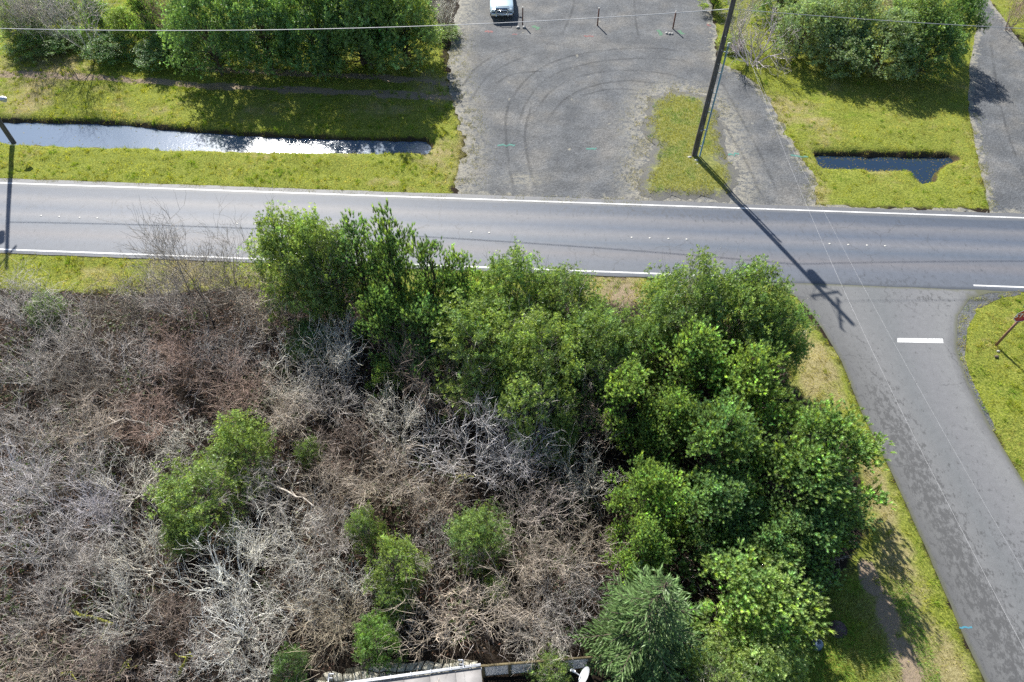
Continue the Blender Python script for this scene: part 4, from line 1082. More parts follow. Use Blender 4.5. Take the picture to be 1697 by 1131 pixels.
# ------------------------------------------------------------------ bare shrubs and trees
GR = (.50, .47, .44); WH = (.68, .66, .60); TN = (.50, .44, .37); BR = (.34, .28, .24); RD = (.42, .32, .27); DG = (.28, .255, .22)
GX = 'bare winter shrubs in the thicket'; GY = 'bare shrubs in the hedges'
BARE = [
 ('fan', 0, 28, 505, 110, 3.2, GR, 'grey bare shrub at the left edge where the lamp pole shadow ends'),
 ('dome', 0, 118, 545, 130, 3.0, GR, 'grey bare shrub below the dark green sprawl by the verge'),
 ('fan', 1, 208, 505, 120, 3.0, DG, 'dull grey shrub along the verge left of the upright bare tree'),
 ('upright', 0, 305, 452, 120, 6.0, DG, 'upright dark branched bare tree standing out against the asphalt'),
 ('fan', 2, 268, 482, 105, 3.6, GR, 'fine twigged shrub at the left foot of the upright bare tree'),
 ('upright', 1, 382, 466, 110, 4.6, DG, 'second upright bare tree, between the first and the light end shrub'),
 ('fan', 3, 428, 508, 120, 3.6, TN, 'brownish bare shrub under the light end shrub of the row'),
 ('lichen', 0, 545, 500, 150, 4.2, TN, 'tangle of pale curling twigs caught under the leaning pine'),
 ('lichen', 1, 560, 580, 140, 3.4, WH, 'white twigged sprawling shrub below the pale tangle'),
 ('dome', 1, 40, 600, 130, 3.0, GR, 'grey dome of twigs at the left edge below the pole shadow shrub'),
 ('fan', 0, 140, 625, 120, 2.8, DG, 'dark grey shrub with green moss beneath it, left of the reddish one'),
 ('dome', 2, 220, 600, 130, 2.8, GR, 'light grey shrub above the reddish canes'),
 ('fan', 1, 305, 590, 130, 3.0, RD, 'reddish bare canes below the upright bare tree'),
 ('dome', 3, 370, 580, 120, 3.0, GR, 'grey shrub filling the gap below the second upright bare tree'),
 ('fan', 2, 395, 650, 130, 2.8, RD, 'red brown shrub right of a forked pale dead branch'),
 ('lichen', 2, 478, 620, 130, 3.0, WH, 'whitish shrub left of the white sprawling one'),
 ('dome', 0, 540, 660, 130, 2.8, GR, 'grey twig mound under the white sprawling shrub'),
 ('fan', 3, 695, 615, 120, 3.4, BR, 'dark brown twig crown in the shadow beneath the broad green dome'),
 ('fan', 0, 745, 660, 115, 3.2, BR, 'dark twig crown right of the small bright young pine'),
 ('dome', 1, 50, 705, 130, 3.0, GR, 'grey shrub on the left edge level with the green pair'),
 ('fan', 1, 150, 700, 130, 2.8, TN, 'tan and grey shrub left of the arched dead branch'),
 ('fan', 2, 245, 690, 120, 2.4, RD, 'low rust coloured shrub above the arched dead branch'),
 ('dome', 2, 305, 735, 110, 2.8, WH, 'pale shrub directly left of the upper green pair shrub'),
 ('fan', 3, 470, 690, 120, 2.6, TN, 'tan shrub above the sparse green sprig shrub'),
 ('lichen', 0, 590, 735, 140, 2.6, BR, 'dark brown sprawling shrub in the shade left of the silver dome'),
 ('lichen', 1, 655, 690, 130, 3.0, WH, 'whitish branching shrub left of the silver dome'),
 ('dome', 3, 782, 738, 170, 4.2, (.62, .60, .60), 'big silver grey dome of fine twigs below the broad green dome'),
 ('fan', 0, 862, 755, 110, 3.4, (.50, .49, .51), 'bluish grey shrub right of the silver dome'),
 ('fan', 1, 985, 700, 100, 3.0, BR, 'dark brown shrub in the gap left of the yellowish pine'),
 ('dome', 0, 968, 790, 110, 3.0, WH, 'pale grey shrub left of the pine with pale tufts'),
 ('fan', 2, 40, 800, 140, 3.4, (.58, .56, .56), 'silver fan of straight twigs on the left edge below the tan and grey shrub'),
 ('dome', 1, 110, 770, 130, 3.2, GR, 'grey shrub between the silver fan and the pale shrub by the pair'),
 ('lichen', 2, 205, 790, 140, 2.8, WH, 'pale lichen covered shrub left of the dense bright green shrub'),
 ('fan', 3, 175, 850, 120, 3.0, (.55, .53, .56), 'silvery straight twigged shrub below the pale lichen covered one'),
 ('lichen', 0, 455, 800, 140, 3.0, GR, 'grey shrub with long pale limbs right of the green pair'),
 ('dome', 2, 550, 810, 120, 2.6, TN, 'tan twig mound above the narrow green column'),
 ('fan', 0, 640, 800, 120, 2.8, TN, 'tan shrub with a mossy limb left of the shaded brown hollow'),
 ('dome', 3, 715, 825, 125, 2.8, TN, 'tan grey shrub left of the open green shrub'),
 ('dome', 0, 885, 840, 140, 3.2, (.52, .46, .42), 'tan rounded twig dome below the bluish grey shrub'),
 ('dome', 1, 50, 895, 150, 3.2, (.60, .58, .57), 'silver shrub on the left edge above the mossy logs'),
 ('fan', 1, 130, 930, 130, 3.0, GR, 'grey shrub just above the largest mossy log'),
 ('lichen', 1, 225, 915, 140, 3.2, WH, 'white branched shrub below the small green tucked shrub'),
 ('lichen', 2, 372, 930, 175, 3.4, (.84, .84, .78), 'large white lichen shrub with thick radiating limbs below the green pair'),
 ('dome', 2, 480, 900, 140, 3.2, WH, 'white twigged dome right of the large lichen shrub'),
 ('fan', 2, 545, 880, 110, 2.8, GR, 'grey shrub touching the top of the narrow green column'),
 ('lichen', 0, 565, 950, 130, 2.8, WH, 'pale spreading shrub left of the widest column shrub'),
 ('dome', 3, 720, 905, 110, 2.6, GR, 'grey shrub between the narrow green column and the open green shrub'),
 ('fan', 3, 880, 930, 130, 2.8, TN, 'light tan shrub below the tan rounded dome'),
 ('dome', 0, 965, 905, 140, 3.2, TN, 'brown grey dome left of the small light pine'),
 ('dome', 1, 60, 1000, 140, 2.8, GR, 'grey tangle around the left mossy logs'),
 ('lichen', 1, 190, 1020, 150, 2.8, WH, 'pale tangle right of the largest mossy log'),
 ('dome', 2, 285, 1030, 120, 2.4, BR, 'brown twig patch between the pale tangle and the white lichen limbs'),
 ('lichen', 2, 375, 1030, 160, 3.0, (.82, .82, .78), 'white lichen shrub on the lower side of the large one'),
 ('dome', 3, 470, 1000, 140, 2.8, WH, 'white grey shrub above the dull green shrub'),
 ('fan', 0, 555, 1030, 110, 2.4, (.46, .40, .30), 'olive tan shrub left of the rounded bright green shrub'),
 ('dome', 0, 745, 1020, 180, 3.0, (.60, .52, .43), 'large tan dome of fine twigs above the paved patio'),
 ('fan', 1, 860, 1010, 130, 2.8, TN, 'tan shrub right of the large tan dome'),
 ('dome', 1, 945, 990, 140, 3.0, GR, 'grey brown dome against the left side of the spruce'),
 ('fan', 2, 905, 1070, 110, 2.2, (.58, .54, .48), 'pale twig fan growing up behind the white lattice fence'),
 ('dome', 2, 60, 1085, 150, 2.2, TN, 'brown tan tangle in the bottom left corner'),
 ('fan', 3, 180, 1095, 130, 2.2, BR, 'dark brown twig patch on the bottom edge below the mossy logs'),
 ('lichen', 0, 290, 1100, 140, 2.2, GR, 'grey tangle on the bottom edge beside the upright mossy limb'),
 ('lichen', 1, 405, 1105, 140, 2.4, WH, 'pale tangle on the bottom edge left of the dull green shrub'),
 # hedges
 ('upright', 0, 118, 18, 90, 6.6, GR, 'bare pale tree in the far hedge, thickest of the three that shade the ruts'),
 ('upright', 1, 66, 14, 76, 6.0, GR, 'middle bare tree of the three that shade the ruts'),
 ('upright', 0, 18, 12, 70, 6.0, GR, 'leftmost bare tree of the three that shade the ruts'),
 ('fan', 1, 285, 30, 80, 5.0, (.42, .28, .24), 'brown bare shrub between the yellow pine bush and the large dark bush'),
 ('fan', 2, 30, 20, 90, 4.2, TN, 'tan bare shrub in the top left corner'),
 ('fan', 3, 735, 18, 60, 2.6, WH, 'pale bare twigs at the yard corner of the hedge'),
 ('lichen', 2, 1258, 60, 120, 4.0, (.56, .50, .52), 'spreading grey bare shrub right of the wooden pole'),
 ('fan', 0, 1232, 20, 70, 4.0, GR, 'grey bare shrub behind the wooden pole top'),
 ('fan', 1, 1350, 20, 80, 4.0, TN, 'tan bare shrub behind the silvery bushes'),
 ('fan', 2, 1490, 18, 100, 4.0, DG, 'dark bare shrub along the top edge behind the right hand hedge'),
 ('fan', 3, 1690, 15, 60, 3.0, RD, 'reddish bare shrub in the top right corner beyond the gravel lane'),
]
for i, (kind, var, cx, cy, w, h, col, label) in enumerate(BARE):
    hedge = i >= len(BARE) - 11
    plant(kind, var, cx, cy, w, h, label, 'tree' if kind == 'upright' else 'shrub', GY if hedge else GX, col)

# ------------------------------------------------------------------ brambles, litter and ivy on the thicket floor (uncountable)
thicket = G([(-330, 470), (0, 486), (140, 484), (240, 462), (430, 452), (700, 498), (1000, 510), (1290, 560), (1305, 640), (1400, 720), (1425, 880), (1380, 960), (1270, 1080), (1200, 1110), (1030, 1070), (800, 1085), (560, 1095), (520, 1180), (-330, 1260)])
def thicket_pts(n):
    P_ = np.array(thicket); lo, hi = P_.min(0), P_.max(0)
    p = RNG.uniform(lo, hi, (n, 2)); p = p[in_view(p, 1.1)]; return p[poly_sdf(p, thicket) > 0]
p = thicket_pts(27000)
n = len(p); z0 = ground_z(p)
a = RNG.uniform(0, 6.283, n); ln = RNG.uniform(.5, 1.7, n); inc = RNG.uniform(.15, 1.25, n)
top = RNG.random(n) < .55
z0 = z0 + np.where(top, RNG.uniform(.2, 1.1, n), -.05)
d = np.column_stack([np.cos(a) * np.cos(inc), np.sin(a) * np.cos(inc), np.sin(inc)])
P0 = np.column_stack([p, z0]); segs_ = []
zr = np.clip((fbm(p[:, 0] * .22, p[:, 1] * .22, 91) - .40) * 4, 0, 1)[:, None]
zg = np.clip((fbm(p[:, 0] * .3, p[:, 1] * .3, 97) - .45) * 4, 0, 1)[:, None]
tint = (np.array([.34, .31, .30]) * (1 - zr) + np.array([.29, .225, .18]) * zr); tint = tint * (1 - .6 * zg) + np.array([.34, .33, .20]) * .6 * zg
tint = tint * np.where(RNG.random((n, 1)) < .3, RNG.uniform(1.3, 2.2, (n, 1)), RNG.uniform(.12, .55, (n, 1))); r0 = RNG.uniform(.006, .012, n)
mb = MB(); q = P0
for k in range(3):
    q2 = q + d * (ln / 3)[:, None]
    V, F, T = seg_tubes(q, q2, r0 * (1 - .3 * k), r0 * (1 - .3 * (k + 1)), tint, 3); mb.add(V, F, T)
    q = q2; d = unit(d + RNG.normal(0, .28, d.shape) + np.array([0, 0, -.22]))
o = mb.build('bramble_canes', M['twig']); tag(o, 'tangled grey and reddish bramble canes over the thicket floor', 'undergrowth', kind='stuff')
# fallen leaves
p = thicket_pts(60000); n = len(p)
ax = unit(RNG.normal(0, .35, (n, 3)) + np.array([0, 0, 1.0])); A, B = frames(ax); th = RNG.uniform(0, 6.28, n)
u = A * np.cos(th)[:, None] + B * np.sin(th)[:, None]; v = np.cross(ax, u)
c0 = np.column_stack([p, ground_z(p) + RNG.uniform(.01, .09, n)]); l = RNG.uniform(.04, .09, n)[:, None]
V = np.stack([c0 - u * l, c0 + v * l * .45, c0 + u * l, c0 - v * l * .45], 1).reshape(-1, 3)
pal = np.array([[.09, .045, .03], [.13, .08, .05], [.05, .03, .022], [.16, .115, .08], [.07, .036, .03]])
T = np.repeat(pal[RNG.integers(0, 5, n)] * RNG.uniform(.7, 1.3, (n, 1)), 4, axis=0)
tag(link('fallen_leaves', np_mesh('fallen_leaves', V, np.arange(4 * n).reshape(-1, 4), T), M['twig']), 'brown fallen leaves under the bare shrubs', 'leaves', kind='stuff')
# low ivy and salal sprigs
p = thicket_pts(30000); k = fbm(p[:, 0] * .45, p[:, 1] * .45, 111); p = p[(k > .52) & (RNG.random(len(p)) < .55)]
V, F, T = rosettes(RNG, np.column_stack([p, ground_z(p) + RNG.uniform(.05, .7, len(p))]), unit(RNG.normal(0, .4, (len(p), 3)) + np.array([0, 0, 1.])), 5, .12, .06, 1.1,
                   np.array([.075, .12, .03]) * RNG.uniform(.6, 1.4, (len(p), 1)))
tag(link('ground_ivy', np_mesh('ground_ivy', V, F, T), M['myrtle']), 'scattered dull green leaves of low ground cover in the thicket', 'ground cover', kind='stuff')
# rough grass in the shaded corner by the lids
p = RNG.uniform(at(1300, 1131)[:2] - [2, 4], at(1500, 960)[:2], (22000, 2)); p = p[poly_sdf(p, bare_strip) < -.05]
g_k = np.clip((fbm(p[:, 0], p[:, 1], 3) - .42) * 4, 0, 1)[:, None]
V, F, T = blades(p, ground_z(p), RNG.uniform(.12, .34, len(p)), RNG.uniform(.014, .026, len(p)), (np.array([.18, .36, .05]) * (1 - g_k) + np.array([.34, .40, .14]) * g_k) * RNG.uniform(.7, 1.3, (len(p), 1)), 1.2)
tag(link('rough_grass', np_mesh('rough_grass', V, F, T), M['grass']), 'long rough grass around the two lids beside the soil strip', 'grass', kind='stuff')

# ------------------------------------------------------------------ mossy logs and dead branches
m, nt, b = new_mat('moss'); pos = coords(nt); n_ = noise(nt, pos, 9, 4)
L(nt, ramp(nt, n_.outputs[0], [(.35, (.10, .075, .05)), (.5, (.24, .25, .035)), (.7, (.40, .40, .05))]).outputs[0], b.inputs['Base Color']); b.inputs['Roughness'].default_value = .95
bump(nt, b, n_.outputs[0], .8, .03); M['moss'] = m
M['deadwood'] = simple_mat('deadwood', (.42, .38, .33), .85, var=.35, scale=8)
def log(name, pxs, z, r, mat, label, cat):
    pts = np.array([at(a, c, zz) for (a, c), zz in zip(pxs, z)])
    pts = np.concatenate([[pts[i] * (1 - t) + pts[i + 1] * t for t in (0, .33, .66)] for i in range(len(pts) - 1)] + [[pts[-1]]]) + RNG.normal(0, .03, (3 * (len(pts) - 1) + 1, 3))
    o = pts[0].copy(); t = thing(name, label, cat, tuple(o))
    MB().tube(pts - o, np.linspace(r, r * .55, len(pts)), 8).build('bole', mat, t, True)
    for k in range(3):
        i = RNG.integers(1, len(pts) - 1); e = unit(RNG.normal(0, 1, 3) + np.array([0, 0, .6])) * RNG.uniform(.3, .8)
        MB().tube([pts[i] - o, pts[i] - o + e * .6, pts[i] - o + e + RNG.normal(0, .06, 3)], [r * .5, r * .35, r * .15], 6).build('snag', mat, t, True)
log('mossy_log', [(120, 1014), (152, 1024), (188, 1034)], (.5, .7, .9), .085, M['moss'], 'yellow mossy log with a brown broken stub, upper one on the left', 'log')
log('mossy_log', [(196, 1128), (204, 1105), (216, 1092)], (.3, .6, 1.0), .075, M['moss'], 'mossy bent trunk near the bottom edge below the upper log', 'log')
log('mossy_log', [(297, 1118), (305, 1098), (314, 1082)], (.3, .9, 1.5), .07, M['moss'], 'steep bright mossy limb on the bottom edge left of the white lichen shrubs', 'log')
log('mossy_log', [(105, 1117), (118, 1114)], (.4, .5), .08, M['moss'], 'short mossy stump in the bottom left corner tangle', 'log')
log('mossy_log', [(750, 793), (770, 788), (786, 792)], (.8, .9, .9), .06, M['moss'], 'short mossy branch under the silver dome', 'log')
log('mossy_log', [(668, 1012), (680, 1002)], (.7, .9), .055, M['moss'], 'tiny mossy stub left of the tan dome', 'log')
log('dead_branch', [(134, 724), (165, 710), (205, 694), (240, 700)], (.9, 1.3, 1.5, 1.2), .06, M['deadwood'], 'pale arched dead branch lying across the rust coloured shrub', 'branch')
log('dead_branch', [(450, 722), (470, 700), (492, 672)], (.6, 1.0, 1.4), .05, M['deadwood'], 'thin dead branch slanting beside the sparse green sprig shrub', 'branch')
log('dead_branch', [(445, 800), (490, 822), (520, 838)], (1.2, 1.4, 1.3), .05, M['deadwood'], 'long pale limb lying across the grey shrub right of the green pair', 'branch')

# ------------------------------------------------------------------ utility poles, wires
m, nt, b = new_mat('pole_wood'); tc = N(nt, 'ShaderNodeTexCoord')
n_ = noise(nt, scaled(nt, tc.outputs['Object'], (1, 1, .12)), 14, 5, .65); n0 = noise(nt, tc.outputs['Object'], .9, 3)
c = ramp(nt, n_.outputs[0], [(.3, (.05, .042, .035)), (.55, (.12, .105, .095)), (.75, (.20, .185, .17))])
L(nt, mixc(nt, 1.0, c.outputs[0], ramp(nt, n0.outputs[0], [(.3, .75), (.7, 1.15)]).outputs[0], 'MULTIPLY'), b.inputs['Base Color']); b.inputs['Roughness'].default_value = .85
bump(nt, b, n_.outputs[0], .5, .02); M['pole'] = m
M['conduit'] = simple_mat('conduit_plastic', (.16, .30, .38), .45, var=.08, scale=3)
M['steel'] = simple_mat('galvanised_steel', (.50, .52, .54), .45, .6, var=.12, scale=20)
M['transformer'] = simple_mat('transformer_paint', (.52, .60, .62), .4, .0, var=.06, scale=4)
M['porcelain'] = simple_mat('porcelain', (.50, .52, .53), .2, var=.1, scale=5)
M['wire'] = simple_mat('aluminium_cable', (.42, .42, .43), .5, .2, var=.1, scale=2)
M['wire_dark'] = simple_mat('weathered_cable', (.40, .40, .41), .55, .1, var=.1, scale=2)
PB = at(1150, 260); LB = at(20, 233)
POLE_H = 15.0
def crossarm(t, z, along, y=0.0, w=2.4):
    u = np.array([along[0], along[1], 0]); MBs = MB()
    ang = math.atan2(u[1], u[0]); R_ = [[math.cos(ang), -math.sin(ang), 0], [math.sin(ang), math.cos(ang), 0], [0, 0, 1]]
    off = np.array([-u[1], u[0], 0]) * .19
    ca = MB().box(off + np.array([0, 0, z]), (w, .095, .12), R_).build('crossarm', M['pole'], t)
    for s in (-.46, -.15, .46):
        q = off + u * w * s + np.array([0, 0, z + .06])
        MB().tube([q, q + [0, 0, .10], q + [0, 0, .11], q + [0, 0, .16], q + [0, 0, .17], q + [0, 0, .24]], [.015, .015, .055, .05, .065, .03], 8).build('insulator', M['porcelain'], ca)
    for s in (-1, 1):
        MB().tube([off + u * .75 * s + [0, 0, z - .05], np.array([0, 0, z - .75]) + off * .8], .018, 5).build('brace', M['steel'], ca)
t = thing('utility_pole', 'tall wooden utility pole with a grey cable conduit standing on the grass island', 'utility pole', (PB[0], PB[1], .05), 0, 'wooden utility poles')
zz = np.linspace(-.3, POLE_H, 14)
MB().tube(np.column_stack([0 * zz, 0 * zz, zz]), np.linspace(.205, .125, 14), 14).build('pole_shaft', M['pole'], t, True)
MB().tube([(.36, -.12, 0), (.36, -.12, 3), (.36, -.12, 6.2), (.34, -.11, 8.2)], .055, 10).build('conduit', M['conduit'], t, True)
for z in (.9, 2.2, 3.6, 5.0, 6.4, 7.8):
    br_ = MB().box((.24, -.08, z), (.28, .05, .05)).tube([(.36, -.12, z - .03), (.36, -.12, z + .03)], .075, 10); br_.build('conduit_bracket', M['steel'], t)
MB().tube([(.34, -.11, 8.2), (.34, -.11, 8.35), (.44, -.18, 8.42)], [.07, .075, .03], 8).build('weatherhead', M['steel'], t)
tr = MB().tube([(.42, .0, 11.0), (.42, .0, 11.05), (.42, 0, 11.95), (.42, 0, 12.02), (.42, 0, 12.1)], [.20, .26, .26, .24, .12], 18).build('transformer', M['transformer'], t, True)
MB().tube([(.42, .1, 12.08), (.42, .1, 12.2), (.42, .1, 12.25), (.42, .1, 12.4)], [.05, .03, .055, .03], 8).build('bushing', M['porcelain'], tr)
for z in (11.25, 11.75): MB().box((.17, 0, z), (.16, .12, .06)).build('mounting_lug', M['steel'], tr)
crossarm(t, 14.2, (.2, .98)); crossarm(t, 12.9, (.98, .2), w=1.8)
for z in np.arange(2.6, 9.5, .9): MB().tube([(-.02, -.13, z), (-.03, -.34, z)], .012, 5).build('step_bolt', M['steel'], t)
MB().box((.0, -.185, 2.2), (.10, .012, .14)).build('pole_tag', M['steel'], t)

t = thing('utility_pole', 'utility pole with a street light arm at the left edge of the ditch bank', 'utility pole', (LB[0], LB[1], 0.0), 0, 'wooden utility poles')
MB().tube(np.column_stack([0 * zz, 0 * zz, zz * .84]), np.linspace(.175, .11, 14), 14).build('pole_shaft', M['pole'], t, True)
crossarm(t, 11.9, (.2, .98))
MB().tube([(-.40, .0, 9.6), (-.40, .0, 10.4), (-.40, 0, 10.5)], [.22, .22, .1], 16).build('transformer', M['transformer'], t, True)
hp = at(3, 164, 3.3) - np.array([LB[0], LB[1], 0])
ar = MB().tube([(0, 0, 3.0), hp * [.4, .4, 0] + np.array([0, 0, 3.4]), hp * [.8, .8, 1] + np.array([0, 0, .1]), hp + np.array([-.05, .05, .03])], .035, 8).build('light_arm', M['steel'], t, True)
hu = unit(np.array([hp[0], hp[1], 0.]))
lm = MB()
ths = np.linspace(0, np.pi, 7)
lm.tube([hp + hu * (-.28 + .62 * f) + np.array([0, 0, .0]) for f in (0, .08, .3, .6, .85, 1.0)], [.05, .11, .17, .18, .14, .04], 12).build('luminaire', M['steel'], t, True)
MB().tube([hp + hu * .12 + [0, 0, -.10], hp + hu * .12 + [0, 0, -.2], hp + hu * .12 + [0, 0, -.25]], [.15, .12, .05], 12).build('lamp_lens', M['porcelain'], t, True)

def wire(A, B, sag, r, label, mat, n=48):
    A = np.array(A, float); B = np.array(B, float); s = np.linspace(0, 1, n)[:, None]
    pts = A * (1 - s) + B * s; pts[:, 2] -= (4 * sag * s * (1 - s))[:, 0]
    tag(MB().tube(pts, r, 5).build('overhead_wire', M[mat], None, True), label, 'wire', 'overhead wires on the wooden poles')
wz = 10.45
wire((PB[0] - .15, PB[1], wz), (LB[0], LB[1] - .15, 8.5), .68, .021, 'thick overhead wire spanning from the island pole to the left edge pole', 'wire')
wire((PB[0] + .15, PB[1], wz), (66, 38.0, 9.9), .75, .017, 'overhead wire running from the island pole to the right edge', 'wire')
wire((PB[0] + .2, PB[1] - .3, 10.3), (13.5, -10, 13.66), 2.0, .0034, 'thin wire toward the viewer, nearer the stop bar left end', 'wire_dark')
wire((PB[0] + .2, PB[1] - .2, 9.75), (18.1, -10, 9.34), 1.27, .0034, 'thin wire toward the viewer, crossing right over the stop bar', 'wire_dark')
wire((PB[0] + .2, PB[1] + 1.2, 14.5), (LB[0], LB[1] + 1, 12.2), .6, .012, 'high overhead wire out above the long ditch', 'wire_dark')
wire((PB[0] + .2, PB[1] + 1.2, 14.5), (66, 39, 13.8), .6, .012, 'high overhead wire out above the short ditch', 'wire_dark')

# ------------------------------------------------------------------ white stones, concrete chunks, marker posts
M['stone'] = simple_mat('pale_stone', (.40, .39, .37), .85, var=.2, scale=10)
M['concrete'] = simple_mat('concrete', (.34, .335, .32), .9, var=.18, scale=14)
M['post'] = simple_mat('rusty_post', (.17, .075, .05), .8, var=.35, scale=10)
M['post_cap'] = simple_mat('post_cap', (.62, .60, .56), .7, var=.1)
def rock(px, py, r, label, group, name='white_stone', mat='stone', z=0.0):
    rng = np.random.default_rng(int(px * 7 + py)); p = at(px, py)
    bm_V = []; n = 8
    for i, (zz_, rr) in enumerate(((-.4, .8), (.15, 1.0), (.55, .75), (.75, .3))):
        for k in range(n):
            a = 6.283 * k / n; f = rr * rng.uniform(.75, 1.15); bm_V.append((math.cos(a) * r * f, math.sin(a) * r * f * .8, zz_ * r))
    F4 = [[i * n + k, i * n + (k + 1) % n, (i + 1) * n + (k + 1) % n, (i + 1) * n + k] for i in range(3) for k in range(n)]
    o = MB().add(bm_V, [np.array(F4), np.array([[3 * n + k for k in range(n)]])]).build(name, M[mat], None, False, (p[0], p[1], z + .2 * r))
    tag(o, label, 'stone', group)
gs = 'white stones round the pole foot'
rock(1143, 263, .20, 'white stone left of the pole foot', gs); rock(1153.5, 268, .19, 'white stone in front of the pole foot by its shadow', gs)
rock(1155, 274, .13, 'small white stone just below the bigger one at the pole foot', gs); rock(1158, 279, .12, 'smallest white stone, furthest from the pole foot', gs)
rock(1654, 583, .09, 'pale stone beside the stop sign post shadow', 'stones on the stop sign corner'); rock(1651, 592, .12, 'brown stone below the pale one near the stop sign', 'stones on the stop sign corner', 'brown_stone', 'bark')
for bx, by, tx, lab in ((866, 41, 0, 'brown marker post beside the car shadow'), (990, 42.5, 0, 'brown marker post in the middle of the gravel yard'), (1115, 48, 0, 'brown marker post nearest the wooden pole, with concrete bits at its foot')):
    p = at(bx, by); t = thing('marker_post', lab, 'post', (p[0], p[1], -.004), 0, 'brown marker posts across the yard')
    s = MB().box((0, 0, .74), (.10, .10, 1.52)); s.build('post_shaft', M['post'], t)
    MB().box((0, 0, 1.52), (.115, .115, .05), None, None, .7).build('post_cap', M['post_cap'], t)
def chunk(px, py, s, label):
    s *= .8; p = at(px, py); o = MB().box((0, 0, s * .25), (s, s * .8, s * .5), None, None, .8).build('concrete_chunk', M['concrete'], None, False, (p[0], p[1], 0)); o.rotation_euler.z = px
    tag(o, label, 'concrete chunk', 'concrete chunks by the marker posts')
chunk(858.5, 47, .34, 'left concrete chunk at the post beside the car shadow'); chunk(868.5, 46.5, .36, 'right concrete chunk at the post beside the car shadow')
chunk(1104.5, 56, .26, 'left concrete chunk at the post nearest the wooden pole'); chunk(1109.5, 57, .28, 'middle concrete chunk at the post nearest the wooden pole'); chunk(1114, 57, .24, 'right concrete chunk at the post nearest the wooden pole')

# spray paint survey marks: thin ragged strokes
def spray(name, col):
    m, nt, b = new_mat(name); pos = coords(nt); n_ = noise(nt, pos, 9, 6, .8)
    L(nt, ramp(nt, n_.outputs[0], [(.35, tuple(.5 * c + .06 for c in col)), (.6, col)]).outputs[0], b.inputs['Base Color']); b.inputs['Roughness'].default_value = .8
    tr_ = N(nt, 'ShaderNodeBsdfTransparent'); mx = N(nt, 'ShaderNodeMixShader')
    ed = N(nt, 'ShaderNodeAttribute', attribute_name='ink')
    k = math_n(nt, 'ADD', math_n(nt, 'MULTIPLY', n_.outputs[0], .9), math_n(nt, 'MULTIPLY', ed.outputs['Fac'], .5))
    L(nt, ramp(nt, k, [(.66, 0.0), (.86, .7)]).outputs[0], mx.inputs[0]); L(nt, tr_.outputs[0], mx.inputs[1]); L(nt, b.outputs[0], mx.inputs[2])
    L(nt, mx.outputs[0], nt.nodes['Material Output'].inputs['Surface']); return m
M['teal'] = spray('teal_spray', (.06, .26, .21)); M['red_spray'] = spray('red_spray', (.28, .09, .085)); M['blue_spray'] = spray('blue_spray', (.04, .30, .42)); M['green_spray'] = spray('green_spray', (.07, .22, .11))
def mark(px0, px1, w, mat, label, z=.004):
    a, c_ = at(*px0), at(*px1); t = unit(c_ - a); s = np.array([-t[1], t[0], 0]); V = []; ink = []
    for f in np.linspace(0, 1, 9):
        q = a * (1 - f) + c_ * f + s * RNG.normal(0, w * .15)
        for e in (-1, -.3, .3, 1): V.append(q + s * w * e * .5 + np.array([0, 0, z])); ink.append((1 if abs(e) < .5 else 0) * (1 if 0 < f < 1 else 0))
    F = [[i * 4 + k, i * 4 + k + 1, (i + 1) * 4 + k + 1, (i + 1) * 4 + k] for i in range(8) for k in range(3)]
    o = link('survey_mark', np_mesh('survey_mark', np.array(V), np.array(F), None, {'ink': ink}), M[mat]); tag(o, label, 'paint mark', 'spray painted survey marks')
mark((822, 241), (856, 241), .30, 'teal', 'teal paint stroke on the gravel near the ditch end')
mark((970, 246), (990, 247), .32, 'teal', 'teal paint stroke in the middle of the gravel yard')
mark((1205, 257), (1226, 255), .34, 'teal', 'teal paint stroke right of the pole foot')
mark((1308, 258), (1342, 260), .30, 'teal', 'teal paint stroke at the end of the short ditch')
mark((1587, 1040.5), (1612, 1039.5), .13, 'blue_spray', 'blue paint stroke on the edge of the side street', .024)
mark((1091, 49), (1097, 60), .5, 'green_spray', 'green paint smear left of the post nearest the wooden pole')
mark((1124, 50), (1133, 58), .5, 'green_spray', 'green paint smear right of the post nearest the wooden pole')
mark((884, 42), (892, 50), .6, 'green_spray', 'faint green paint patch right of the car shadow post')
mark((966, 60), (985, 61), .3, 'red_spray', 'pink paint stroke below the middle post')
mark((803, 51), (818, 54), .5, 'red_spray', 'red paint patch left of the car shadow tip')
mark((848, 57), (858, 57), .25, 'red_spray', 'pale pink paint stroke below the concrete chunks')
mark((1170, 41), (1178, 44), .35, 'red_spray', 'small red paint spot beside the weed bush')

# ------------------------------------------------------------------ stop sign
M['sign_red'] = simple_mat('sign_red', (.55, .028, .034), .4, var=.05, scale=3)
M['sign_white'] = simple_mat('sign_white', (.80, .80, .80), .4, var=.03, scale=3)
M['sign_green'] = simple_mat('sign_green', (.02, .20, .13), .4, var=.08, scale=4)
M['sign_post'] = simple_mat('sign_post_wood', (.22, .12, .085), .85, var=.25, scale=8)
sb = at(1650, 573)
t = thing('stop_sign', 'red stop sign on a brown post at the grass corner of the side street', 'stop sign', (sb[0], sb[1], 0), math.radians(4))
MB().box((0, 0, 1.45), (.10, .10, 3.2)).build('sign_post', M['sign_post'], t)
def octagon(r, y, th, mat, name, par, z):
    V = [(r * math.cos(math.pi / 8 + k * math.pi / 4), yy, z + r * math.sin(math.pi / 8 + k * math.pi / 4)) for yy in (y, y - th) for k in range(8)]
    F4 = [[k, k + 8, (k + 1) % 8 + 8, (k + 1) % 8] for k in range(8)]
    return MB().add(V, [np.array(F4), np.array([list(range(8))[::-1]]), np.array([list(range(8, 16))])]).build(name, mat, par)
SZ = 2.66
fc = octagon(.53, -.055, .004, M['sign_white'], 'sign_border', t, SZ)
fr = octagon(.495, -.060, .003, M['sign_red'], 'sign_face', t, SZ)
